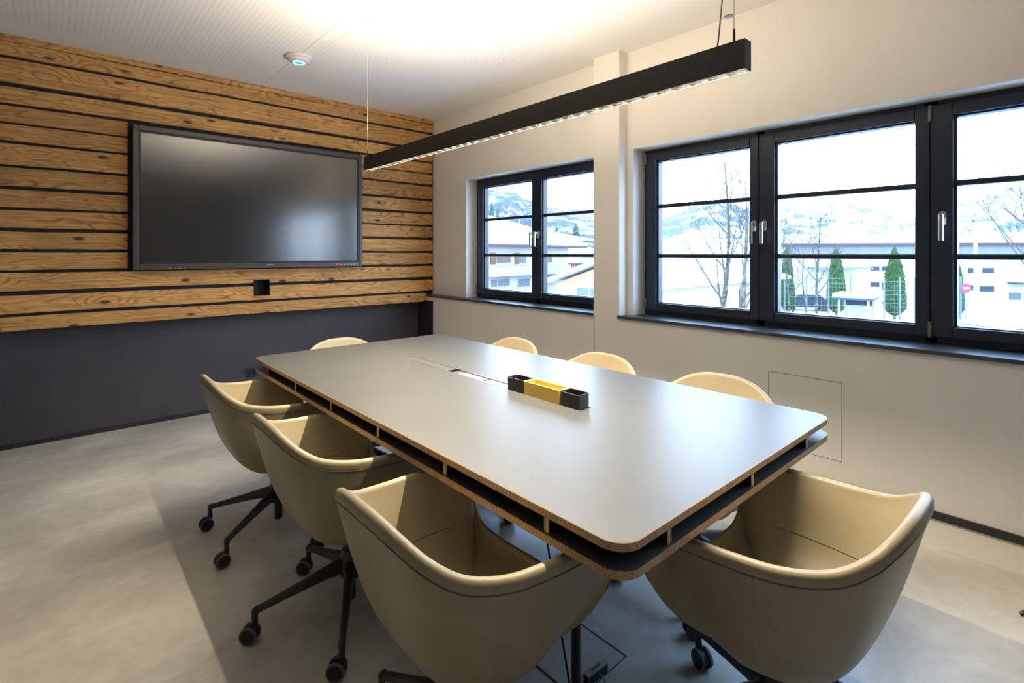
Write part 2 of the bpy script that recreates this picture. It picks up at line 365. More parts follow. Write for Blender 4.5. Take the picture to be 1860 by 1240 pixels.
# access panel: a hairline gap in the parapet
bm = BM()
g = 0.003
for a in ((0.80, 1.153, 0.66 - g, 0.66), (0.80, 1.153, 0.264, 0.264 + g), (0.80, 0.80 + g, 0.264, 0.66), (1.153 - g, 1.153, 0.264, 0.66)):
    box(bm, XP - 0.0008, XP + 0.002, a[0], a[1], a[2], a[3])
struct(obj('trim_2', bm, mat('panel_gap', (0.25, 0.22, 0.19), 0.8)))
bm = BM(); box(bm, XP - 0.012, XP + 0.01, -5.0, YB, 0.127, 0.16); o = obj('baseboard_right', bm, M_darktrim); struct(o)
bm = BM(); box(bm, -5.1, XP, YB - 0.008, YB + 0.01, 0, 0.03); struct(obj('baseboard_back', bm, M_darktrim))
# dark return on the window wall next to the recessed back wall
bm = BM(); box(bm, XP - 0.008, XP + 0.005, 4.48, YB, 0.0, 0.81); struct(obj('trim_3', bm, M_darktrim))
bm = BM(); box(bm, 1.2935, 1.2965, -5.0, YC, CZ - 0.0006, CZ + 0.001); struct(obj('trim_4', bm, mat('ceiling_joint', (0.45, 0.42, 0.39), 0.8)))

# ------------------------------------------------------------------ windows
def ring_boxes(bm, x0, x1, ya, yb, za, zb, l, r, t, b):
    """frame of four bars; l = far side (large y) width, r = near side"""
    box(bm, x0, x1, yb - l, yb, za, zb); box(bm, x0, x1, ya, ya + r, za, zb)
    box(bm, x0, x1, ya + r, yb - l, zb - t, zb); box(bm, x0, x1, ya + r, yb - l, za, za + b)
def handle(parent, y, z=1.465, flip=False):
    h = BM(); x = 3.11
    ring = []
    for k in range(24):
        a = 2 * PI * k / 24
        ring.append((y + 0.015 * math.cos(a), z + (0.019 if math.sin(a) > 0 else -0.019) + 0.015 * math.sin(a)))
    a_ = [h.verts.new((x + 0.001, p[0], p[1])) for p in ring]; b_ = [h.verts.new((x - 0.010, p[0], p[1])) for p in ring]
    for k in range(24): h.faces.new((a_[k], a_[(k + 1) % 24], b_[(k + 1) % 24], b_[k]))
    h.faces.new(b_); h.faces.new(a_)
    tube(h, [(x - 0.008, y, z + 0.012), (x - 0.042, y, z + 0.012), (x - 0.050, y, z + 0.006), (x - 0.052, y, z - 0.004)], 0.0085, 12)
    tube(h, [(x - 0.052, y, z + 0.018), (x - 0.052, y, z - 0.105)], 0.0095, 14)
    return obj('handle', h, M_steel, parent, auto=40)
def hinge(parent, y, z, ln=0.075):
    h = BM(); x = 3.108
    for a, b in ((0, .15), (.17, .83), (.85, 1)):
        tube(h, [(x - 0.004, y, z + ln * a), (x - 0.004, y, z + ln * b)], 0.0085, 12)
    return obj('hinge', h, mat('hinge_grey', (0.22, 0.20, 0.20), 0.45, 0.5) if 'hinge_grey' not in bpy.data.materials else bpy.data.materials['hinge_grey'], parent, auto=40)
def sash(win, ya, yb, l, r):
    bm = BM()
    ring_boxes(bm, 3.11, 3.185, ya, yb, 0.905, 2.005, l, r, 0.06, 0.052)
    s = obj('sash', bm, M_frame, win); bevel(s, 0.004)
    # glazing bead: a smaller step in front of the pane
    bm = BM(); ring_boxes(bm, 3.128, 3.18, ya + r - 0.012, yb - l + 0.012, 0.905 + 0.046, 2.005 - 0.054, 0.024, 0.012, 0.014, 0.012)
    gb = obj('glazing_bead', bm, M_frame, s); bevel(gb, 0.003)
    for zc in (1.285, 1.630):
        bm = BM(); box(bm, 3.135, 3.168, ya + r - 0.002, yb - l + 0.002, zc - 0.0135, zc + 0.0135); bevel(obj('glazing_bar', bm, M_frame, s), 0.005)
    bm = BM(); box(bm, 3.169, 3.173, ya + r - 0.01, yb - l + 0.01, 0.94, 1.965); obj('pane', bm, M_glass, s)
    return s
def window(name, y0, y1, sashes, sill, hand, hng):
    wn = struct(empty(name, (0, 0, 0)))
    bm = BM(); ring_boxes(bm, 3.135, 3.21, y0, y1, 0.872, 2.028, 0.05, 0.05, 0.045, 0.055)
    for a in sashes[1:]:
        box(bm, 3.135, 3.21, a[1] - 0.025, a[1] + 0.025, 0.872, 2.028)
    bevel(obj('outer_frame', bm, M_frame, wn), 0.003)
    for ya, yb, l, r in sashes: sash(wn, ya, yb, l, r)
    bm = BM(); box(bm, 2.897, 3.14, sill[0], sill[1], 0.852, 0.872); bevel(obj('window_sill', bm, M_sill, wn), 0.002)
    for y in hand: handle(wn, y)
    for y, z in hng: hinge(wn, y, z)
    return wn
window('window_1', 2.372, 4.035, [(3.165, 3.985, 0.075, 0.057), (2.376, 3.163, 0.057, 0.075)], (2.368, 4.609), (3.19, 3.135), [(3.988, 1.93), (3.988, 0.915)])
window('window_2', -0.62, 2.09, [(1.287, 2.058, 0.075, 0.052), (0.490, 1.285, 0.088, 0.058), (-0.37, 0.488, 0.083, 0.075)],
       (-0.66, 2.153), (1.310, 1.250, 0.443), [(2.062, 1.93), (2.062, 0.915), (0.489, 1.928), (0.489, 0.902)])

# ------------------------------------------------------------------ wood cladding
clad = empty('wood_cladding', (1.0, YC, 0.8))
tag(clad, 'reclaimed brown timber board cladding covering the wall around the television', 'wall cladding')
def plank(x0, x1, z0, z1, cuts=()):
    """rough-sawn board with gently wavy edges; cuts = (xa, xb, za, zb) openings at an edge"""
    bm = BM(); seed = random.random() * 50
    n = max(2, int((x1 - x0) / 0.045))
    xs = [x0 + (x1 - x0) * i / n for i in range(n + 1)]
    for c in cuts: xs += [c[0], c[1] - 1e-4, c[0] + 1e-4, c[1]]
    xs = sorted(xs)
    y0 = random.uniform(-0.003, 0.003)
    rings = []
    for x in xs:
        a = mnoise.noise((x * 1.3, seed, 0)) * 0.008 + mnoise.noise((x * 6, seed, 5)) * 0.003
        b = mnoise.noise((x * 1.3, seed, 9)) * 0.008 + mnoise.noise((x * 6, seed, 12)) * 0.003
        e = 0.004 * min(1, (x1 - x) / 0.03) if x1 > 2.9 else 0.004
        za, zb = z0 + a * 0.6, z1 + b * 0.6
        if x > x1 - 0.02 and x1 > 2.9: za += 0.006; zb -= 0.006
        for c in cuts:
            if c[0] < x < c[1]:
                if c[3] < (z0 + z1) / 2: za = c[3]
                elif c[2] > z0: zb = c[2]
        f = YC + y0 + mnoise.noise((x * 2, seed, 3)) * 0.002
        rings.append([bm.verts.new(p) for p in ((x, f + 0.003, za), (x, f, za + 0.004), (x, f, (za + zb) / 2), (x, f, zb - 0.004), (x, f + 0.003, zb), (x, YC + 0.022, zb), (x, YC + 0.022, za))])
    for i in range(len(rings) - 1):
        for k in range(7):
            bm.faces.new((rings[i][k], rings[i][(k + 1) % 7], rings[i + 1][(k + 1) % 7], rings[i + 1][k]))
    bm.faces.new(rings[0]); bm.faces.new(rings[-1])
    o = obj('plank', bm, M_wood, clad, smooth=False)
    o.matrix_parent_inverse = clad.matrix_basis.inverted()
    return o
LX = -5.08
RX = 2.995
for z0, z1 in ((2.669, 2.709), (2.577, 2.665), (2.405, 2.556), (2.271, 2.377)): plank(LX, RX, z0, z1)
for z0, z1 in ((2.147, 2.252), (2.028, 2.134), (1.875, 2.010), (1.740, 1.856), (1.600, 1.715), (1.468, 1.583), (1.328, 1.444), (1.193, 1.307)):
    plank(LX, 0.393, z0, z1); plank(2.185, RX + random.uniform(-0.012, 0.0), z0, z1)
HX0, HX1, HZ0, HZ1 = 1.233, 1.361, 0.947, 1.082
plank(LX, RX, 1.054, 1.172, [(HX0, HX1, 0.9, HZ1)])
plank(LX, RX, 0.912, 1.028, [(HX0, HX1, HZ0, 1.2)])
plank(LX, 2.915, 0.800, 0.890)
bm = BM()
for a in ((LX, HX0 - .004, 0.80, CZ), (HX1 + .004, 2.905, 0.80, CZ), (HX0 - .004, HX1 + .004, HZ1 + .004, CZ), (HX0 - .004, HX1 + .004, 0.80, HZ0 - .004), (2.905, XW, 0.873, CZ)):
    box(bm, a[0], a[1], YC + 0.022, YB + 0.002, a[2] + 0.003, a[3])
o = obj('backing_board', bm, M_backing, clad); o.matrix_parent_inverse = clad.matrix_basis.inverted()
bm = BM()
t = 0.003
for a in ((HX0, HX0 + t, HZ0, HZ1), (HX1 - t, HX1, HZ0, HZ1), (HX0, HX1, HZ0, HZ0 + t), (HX0, HX1, HZ1 - t, HZ1)):
    box(bm, a[0], a[1], YC + 0.002, YB - 0.01, a[2], a[3])
box(bm, HX0, HX1, YB - 0.03, YB - 0.02, HZ0, HZ1)
o = obj('recess_box', bm, mat('dark_steel_box', (0.03, 0.03, 0.03), 0.4, 0.3), clad); o.matrix_parent_inverse = clad.matrix_basis.inverted()

# ------------------------------------------------------------------ television
YT = 4.53
tv = empty('television', (1.29, YT, 1.19))
tag(tv, 'large flat television with brown grey frame mounted in the timber wall', 'television')
def keep(o, root):
    o.matrix_parent_inverse = root.matrix_basis.inverted(); return o
tx0, tx1, tz0, tz1 = 0.416, 2.161, 1.181, 2.227
bm = BM()
ring_boxes_y = lambda bm, x0, x1, y0, y1, z0, z1, s, t, b: (box(bm, x0, x0 + s, y0, y1, z0, z1), box(bm, x1 - s, x1, y0, y1, z0, z1), box(bm, x0 + s, x1 - s, y0, y1, z1 - t, z1), box(bm, x0 + s, x1 - s, y0, y1, z0, z0 + b))
ring_boxes_y(bm, tx0, tx1, YT, YT + 0.06, tz0, tz1, 0.034, 0.036, 0.042)
keep(bevel(obj('bezel', bm, M_tvframe, tv), 0.004), tv)
bm = BM(); ring_boxes_y(bm, tx0 + 0.033, tx1 - 0.033, YT + 0.006, YT + 0.05, tz0 + 0.041, tz1 - 0.035, 0.014, 0.014, 0.016)
keep(obj('inner_bezel', bm, M_black, tv), tv)
bm = BM(); box(bm, tx0 + 0.04, tx1 - 0.04, YT + 0.014, YT + 0.03, tz0 + 0.05, tz1 - 0.04); keep(obj('screen', bm, M_screen, tv), tv)
bm = BM(); box(bm, tx0 + 0.01, tx1 - 0.01, YT + 0.05, YC + 0.06, tz0 + 0.01, tz1 - 0.01); keep(obj('housing', bm, M_black, tv), tv)
bm = BM()
box(bm, 1.318, 1.338, YT - 0.0012, YT + 0.002, 1.203, 1.211); box(bm, 1.342, 1.372, YT - 0.001, YT + 0.002, 1.204, 1.209)
keep(obj('logo', bm, M_mark, tv), tv)
bm = BM(); tube(bm, [(1.918, YT - 0.002, 1.203), (1.918, YT + 0.002, 1.203)], 0.007, 16); keep(obj('power_light', bm, M_red, tv), tv)
for k in range(6):
    bm = BM(); box(bm, 1.948 + k * 0.030, 1.960 + k * 0.030, YT - 0.001, YT + 0.002, 1.199, 1.207); keep(obj('front_button', bm, M_mark, tv), tv)
for k in range(5):
    bm = BM(); box(bm, 0.60 + k * 0.032, 0.612 + k * 0.032, YT - 0.001, YT + 0.002, 1.186, 1.189 + (k % 2) * 0.004); keep(obj('front_socket', bm, M_mark, tv), tv)

# ------------------------------------------------------------------ socket on the dark wall
so = empty('wall_socket', (1.255, YB, 0.285)); tag(so, 'dark square power socket low on the dark back wall', 'socket')
bm = BM(); box(bm, 1.213, 1.297, YB - 0.012, YB, 0.243, 0.327); keep(bevel(obj('cover_plate', bm, M_frame, so), 0.003), so)
bm = BM(); lathe(bm, [(0.021, 0), (0.021, -0.010), (0.024, -0.012), (0.024, 0.0)], 24, Matrix.Translation((1.262, YB - 0.0125, 0.285)) @ Matrix.Rotation(-PI / 2, 4, 'X'))
tube(bm, [(1.262, YB - 0.013, 0.285), (1.262, YB - 0.0128, 0.285)], 0.02, 20); keep(obj('socket_insert', bm, M_black, so), so)

# ------------------------------------------------------------------ smoke detector
sd = empty('ceiling_sensor', (1.303, 3.75, CZ)); tag(sd, 'round white ceiling sensor with glowing turquoise ring', 'sensor')
T = Matrix.Translation((0, 0, 0))
bm = BM(); lathe(bm, [(0.088, 0), (0.092, -0.006), (0.090, -0.014), (0.075, -0.022)], 48); obj('base_plate', bm, M_detect, sd, auto=35)
bm = BM(); lathe(bm, [(0.072, -0.020), (0.070, -0.034), (0.055, -0.042), (0.0, -0.043)], 48); obj('cap', bm, M_detect, sd, auto=35)
bm = BM(); lathe(bm, [(0.028, -0.043), (0.029, -0.047), (0.038, -0.047), (0.040, -0.042)], 40); obj('light_ring', bm, M_ring, sd, auto=35)
bm = BM(); lathe(bm, [(0.028, -0.042), (0.026, -0.0455), (0.0, -0.046)], 40); obj('centre_lens', bm, M_ringc, sd, auto=35)

# ------------------------------------------------------------------ pendant lamp
LXa, LXb = 1.385, 1.424
LY0, LY1 = 0.609, 2.89
LZ0, LZ1 = 1.800, 1.881
lamp = empty('pendant_lamp', ((LXa + LXb) / 2, (LY0 + LY1) / 2, LZ0))
tag(lamp, 'long slim black linear pendant lamp hanging above the meeting table', 'lamp')
bm = BM()
t = 0.003
box(bm, LXa, LXa + t, LY0, LY1, LZ0, LZ1); box(bm, LXb - t, LXb, LY0, LY1, LZ0, LZ1)
box(bm, LXa + t, LXb - t, LY0, LY0 + t, LZ0, LZ1); box(bm, LXa + t, LXb - t, LY1 - t, LY1, LZ0, LZ1)
box(bm, LXa + t, LXb - t, LY0 + t, LY1 - t, LZ0 + 0.048, LZ0 + 0.052)
keep(obj('housing', bm, M_lampblk, lamp), lamp)
# louvre: chrome side reflectors and curved cross blades, one cell after another
bm = BM()
ncell = 40; ya, yb = LY0 + t, LY1 - t; cl = (yb - ya) / ncell
xa, xb = LXa + t + 0.0003, LXb - t - 0.0003
def sheet(pts0, pts1):
    a = [bm.verts.new(p) for p in pts0]; b = [bm.verts.new(p) for p in pts1]
    for i in range(len(a) - 1): bm.faces.new((a[i], a[i + 1], b[i + 1], b[i]))
for s, xo in ((1, xa), (-1, xb)):
    prof = [(xo, LZ0 + 0.0012), (xo + s * 0.0015, LZ0 + 0.008), (xo + s * 0.005, LZ0 + 0.018), (xo + s * 0.0105, LZ0 + 0.027)]
    sheet([(p[0], ya, p[1]) for p in prof], [(p[0], yb, p[1]) for p in prof])
for i in range(ncell + 1):
    yc = ya + cl * i
    prof = [(0.0008, 0.0012), (0.002, 0.008), (0.007, 0.018), (0.016, 0.027)]
    for s in (-1, 1):
        if (i == 0 and s < 0) or (i == ncell and s > 0): continue
        sheet([(xa, yc + s * p[0], LZ0 + p[1]) for p in prof], [(xb, yc + s * p[0], LZ0 + p[1]) for p in prof])
keep(obj('louvre', bm, M_chrome, lamp, smooth=False), lamp)
lu = area('downlight', (0.5 * (LXa + LXb), (LY0 + LY1) / 2, LZ0 + 0.018), (0, 0, 0), 0.010, LY1 - LY0 - 0.05, LAMP_DOWN, WARM, spread=160)
lu.parent = lamp; keep(lu, lamp)
lu = area('uplight', (0.5 * (LXa + LXb), 1.93, LZ1 + 0.001), (PI, 0, 0), 0.030, 1.5, LAMP_UP, WARM, spread=180)
lu.parent = lamp; keep(lu, lamp)
for yy in (LY0 + 0.035, LY1 - 0.03):
    bm = BM(); tube(bm, [(LXa + 0.012, yy, LZ1 - 0.002), (LXa + 0.012, yy, LZ1 + 0.034), (LXa + 0.012, yy, LZ1 + 0.040)], [0.0035, 0.0035, 0.001], 10)
    keep(obj('wire_clamp', bm, M_lampblk, lamp, auto=40), lamp)
    bm = BM(); tube(bm, [(LXa + 0.012, yy, LZ1 + 0.03), (LXa + 0.012, yy, CZ)], 0.0011, 6); keep(obj('suspension_wire', bm, M_wire, lamp, smooth=True), lamp)
    bm = BM(); lathe(bm, [(0.011, 0), (0.011, -0.012), (0.004, -0.016)], 20, Matrix.Translation((LXa + 0.012, yy, CZ))); keep(obj('ceiling_fixing', bm, M_detect, lamp, auto=40), lamp)
pts = []
for k in range(13):
    u = k / 12
    yy = LY0 + 0.085 - 0.042 * math.sin(u * PI / 2) + 0.003 * math.sin(u * 9)
    pts.append((LXa + 0.016 + 0.004 * math.sin(u * 7), yy, LZ1 - 0.002 + (CZ - LZ1) * u ** 1.25))
bm = BM(); tube(bm, pts, 0.0024, 8); keep(obj('power_cable', bm, M_cable, lamp, smooth=True), lamp)
bm = BM(); box(bm, LXa + 0.008, LXa + 0.024, LY0 + 0.042, LY0 + 0.060, LZ1 + 0.078, LZ1 + 0.083); keep(obj('cable_clip', bm, M_detect, lamp), lamp)

# ------------------------------------------------------------------ table
TX0, TX1, TY0, TY1, TZ = 0.802, 2.000, 0.580, 3.005, 0.740
table = empty('meeting_table', (1.4, 1.79, 0)); tag(table, 'large rectangular grey meeting table with double plywood top', 'table')
SL = (1.400, 1.460, 1.200, 2.415)        # cable slot
def slab_with_slot(z0, z1):
    bm = BM(); lo = rrect(TX0, TX1, TY0, TY1, 0.055, 10)
    hole = [(SL[0], SL[2]), (SL[1], SL[2]), (SL[1], SL[3]), (SL[0], SL[3])]
    rings = {}
    e = 0.0012
    lo2 = rrect(TX0 + e, TX1 - e, TY0 + e, TY1 - e, 0.055 - e, 10)
    a = [bm.verts.new((x, y, z0)) for x, y in lo]; b = [bm.verts.new((x, y, z1 - e)) for x, y in lo]; c = [bm.verts.new((x, y, z1)) for x, y in lo2]
    n = len(lo)
    for i in range(n):
        bm.faces.new((a[i], a[(i + 1) % n], b[(i + 1) % n], b[i])).material_index = 1
        bm.faces.new((b[i], b[(i + 1) % n], c[(i + 1) % n], c[i])).material_index = 1
    ha = [bm.verts.new((x, y, z0)) for x, y in hole]; hb = [bm.verts.new((x, y, z1)) for x, y in hole]
    for i in range(4): bm.faces.new((ha[i], ha[(i + 1) % 4], hb[(i + 1) % 4], hb[i])).material_index = 1
    # corners of the outline facing each corner of the slot
    q = n // 4
    def cap(outer, inner):
        # outer arcs: 0 near-right(x1,y0) 1 far-right 2 far-left 3 near-left ; inner: 0(x0,y0) 1(x1,y0) 2(x1,y1) 3(x0,y1)
        arcs = [outer[i * q:(i + 1) * q] for i in range(4)]
        inn = {0: inner[1], 1: inner[2], 2: inner[3], 3: inner[0]}
        for i in range(4):
            bm.faces.new([inn[i]] + arcs[i])
            j = (i + 1) % 4
            bm.faces.new([inn[i], arcs[i][-1], arcs[j][0], inn[j]])
    cap(c, hb); cap(a, ha)
    return bm
bm = slab_with_slot(TZ - 0.018, TZ); keep(obj('tabletop', bm, [M_hpl, M_ply], table), table)
bm = BM(); prism(bm, rrect(TX0, TX1, TY0, TY1, 0.055, 10), 0.667, 0.685, 1, 0); keep(obj('lower_board', bm, [M_hpl, M_ply], table), table)
def divider(x0, x1, y0, y1, mi_faces):
    bm = BM(); fs = box(bm, x0, x1, y0, y1, 0.685, 0.722)
    for i in mi_faces: fs[i].material_index = 1
    keep(obj('divider', bm, [M_hplblk, M_plyv], table), table)
DI = 0.006
for k in range(6):
    y = 0.79 + 0.3945 * k
    divider(TX0 + DI, TX0 + 0.22, y - 0.008, y + 0.008, (5,)); divider(TX1 - 0.22, TX1 - DI, y - 0.008, y + 0.008, (3,))
for x in (0.972, 1.380, 1.777):
    divider(x - 0.008, x + 0.008, TY0 + DI, TY0 + 0.20, (2,)); divider(x - 0.008, x + 0.008, TY1 - 0.20, TY1 - DI, (4,))
bm = BM(); ring_ = lambda: None
box(bm, TX0 + 0.20, TX1 - 0.20, TY0 + 0.18, TY0 + 0.198, 0.685, 0.722); box(bm, TX0 + 0.20, TX1 - 0.20, TY1 - 0.198, TY1 - 0.18, 0.685, 0.722)
box(bm, TX0 + 0.20, TX0 + 0.218, TY0 + 0.198, TY1 - 0.198, 0.685, 0.722); box(bm, TX1 - 0.218, TX1 - 0.20, TY0 + 0.198, TY1 - 0.198, 0.685, 0.722)
keep(obj('inner_frame', bm, M_hplblk, table), table)
for x in (1.13, 1.667):
    for y in (0.985 if x < 1.4 else 0.952, 1.94, 2.62):
        if x < 1.4 and y == 1.94: continue
        bm = BM(); tube(bm, [(x, y, 0.667), (x, y, 0.018)], 0.0135, 18); tube(bm, [(x, y, 0.018), (x, y, 0.0)], [0.009, 0.011], 16)
        keep(obj('leg', bm, M_base, table, auto=40), table)
# cable slot: tray, sliding lid, socket strip
bm = BM(); box(bm, SL[0], SL[1], SL[2], SL[3], 0.686, 0.690); keep(obj('cable_tray', bm, M_hplblk, table), table)
bm = BM()
ring_boxes2 = ((SL[0] - 0.0035, SL[0] + 0.001, SL[2] + 0.39, SL[3] + 0.003), (SL[1] - 0.001, SL[1] + 0.0035, SL[2] + 0.39, SL[3] + 0.003), (SL[0], SL[1], SL[3] - 0.001, SL[3] + 0.003))
for a in ring_boxes2: box(bm, a[0], a[1], a[2], a[3], TZ - 0.004, TZ + 0.0008)
keep(obj('slot_trim', bm, M_alu, table), table)
bm = BM(); box(bm, SL[0] + 0.002, SL[1] - 0.002, 2.036, SL[3] - 0.002, TZ - 0.004, TZ - 0.0008); keep(obj('slot_lid', bm, M_alu, table), table)
ss = empty('socket_strip', (1.43, 1.80, 0.69)); tag(ss, 'silver socket strip lying in the slot of the tabletop', 'socket strip')
bm = BM(); box(bm, SL[0] + 0.005, SL[1] - 0.005, 1.600, 2.008, 0.690, TZ - 0.004); keep(bevel(obj('strip_body', bm, M_alu, ss), 0.002), ss)
bm = BM(); box(bm, SL[0] + 0.011, SL[1] - 0.011, 1.63, 1.95, TZ - 0.005, TZ - 0.003); keep(obj('socket_plate', bm, M_detect, ss), ss)
bm = BM(); lathe(bm, [(0.0175, 0.0), (0.0175, 0.0012), (0.013, 0.0015), (0.012, 0.0006), (0, 0.0006)], 28, Matrix.Translation((1.430, 1.775, TZ - 0.0032))); keep(obj('power_socket', bm, M_black, ss, auto=40), ss)
bm = BM()
for y, x in ((1.88, 1.43), (1.85, 1.425), (1.91, 1.43), (1.70, 1.425), (1.68, 1.435)):
    bm = BM(); box(bm, x - 0.006, x + 0.006, y - 0.005, y + 0.005, TZ - 0.0032, TZ - 0.0022); keep(obj('data_port', bm, M_steel, ss), ss)

# organiser boxes
def organiser(name, y0, y1, m, r, label, x0=1.394, x1=1.457, h=0.0525, wall=0.004):
    bm = BM(); z0, z1 = TZ + 0.0002, TZ + h
    o_ = rrect(x0, x1, y0, y1, r, 6); i_ = rrect(x0 + wall, x1 - wall, y0 + wall, y1 - wall, max(r - wall, 0.001), 6)
    n = len(o_)
    A = [bm.verts.new((x, y, z0)) for x, y in o_]; B = [bm.verts.new((x, y, z1)) for x, y in o_]
    C = [bm.verts.new((x, y, z1)) for x, y in i_]; D = [bm.verts.new((x, y, z0 + 0.004)) for x, y in i_]
    for i in range(n):
        j = (i + 1) % n
        bm.faces.new((A[i], A[j], B[j], B[i])); bm.faces.new((B[i], B[j], C[j], C[i])); bm.faces.new((C[i], C[j], D[j], D[i]))
    bm.faces.new(D); bm.faces.new(list(reversed(A)))
    return tag(bevel(obj(name, bm, m, auto=45), 0.0008, 1), label, 'storage box', 'storage boxes on the table')
organiser('storage_box', 1.492, 1.592, M_boxblk, 0.010, 'small open black box between the yellow box and the silver socket strip')
organiser('storage_box', 1.298, 1.489, M_yellow, 0.002, 'open yellow tray box between two black boxes on the table', wall=0.006)
organiser('storage_box', 1.203, 1.295, M_boxblk, 0.010, 'open black box at the near end of the yellow box, away from the silver strip')

# ------------------------------------------------------------------ chairs
def catmull(P, n):
    out = []; m = len(P)
    for i in range(m):
        p0, p1, p2, p3 = (Vector(P[(i + k - 1) % m]) for k in range(4))
        for k in range(n):
            t = k / n
            out.append(0.5 * ((2 * p1) + (-p0 + p2) * t + (2 * p0 - 5 * p1 + 4 * p2 - p3) * t * t + (-p0 + 3 * p1 - 3 * p2 + p3) * t ** 3))
    return out
half = [(-0.302, 0, 0.756), (-0.299, 0.075, 0.752), (-0.285, 0.143, 0.733), (-0.254, 0.200, 0.700), (-0.200, 0.240, 0.667), (-0.115, 0.270, 0.649), (-0.01, 0.283, 0.642),
        (0.08, 0.283, 0.635), (0.150, 0.276, 0.618), (0.190, 0.268, 0.582), (0.202, 0.260, 0.535), (0.196, 0.240, 0.488), (0.195, 0.195, 0.452), (0.200, 0.10, 0.440), (0.205, 0, 0.438)]
ctrl = half + [(x, -y, z) for x, y, z in reversed(half[1:-1])]
RIM = catmull(ctrl, 6)
NR = len(RIM)
def bez(a, b, c, d, t):
    s = 1 - t
    return a * s ** 3 + b * 3 * s * s * t + c * 3 * s * t * t + d * t ** 3
def rad(p):
    v = Vector((p.x, p.y, 0)); v.normalize(); return v
SEATZ, BOTZ = 0.420, 0.292
def frontness(p):   # 1 where the edge is the low front of the seat
    return max(0.0, min(1.0, (0.60 - p.z) / 0.14))
def inner_pt(p, t):
    n = rad(p); f = frontness(p)
    rim = p - n * 0.0135 * (1 - f * 0.5); rxy = Vector((rim.x, rim.y, 0))
    c = Vector((0, 0, SEATZ)); 
    b1 = rxy * 0.86 + Vector((0, 0, SEATZ - 0.006)); b2 = rxy * (0.80 + 0.1 * f) + Vector((0, 0, SEATZ + (rim.z - SEATZ) * 0.45))
    return bez(c, b1, b2, rim, t)
def outer_pt(p, t):
    n = rad(p); f = frontness(p)
    rim = p + n * 0.0115 + Vector((0, 0, -0.016)); rxy = Vector((rim.x, rim.y, 0))
    c = Vector((0, 0, BOTZ))
    bk = max(0, -n.x); fr = max(0, n.x); b1 = rxy * (0.72 - 0.34 * fr) + Vector((0, 0, BOTZ - 0.004)); b2 = rxy * (0.92 - 0.12 * bk * bk - 0.10 * fr) + Vector((0, 0, BOTZ + (rim.z - BOTZ) * (0.40 + 0.10 * bk + 0.12 * fr)))
    return bez(c, b1, b2, rim, t)
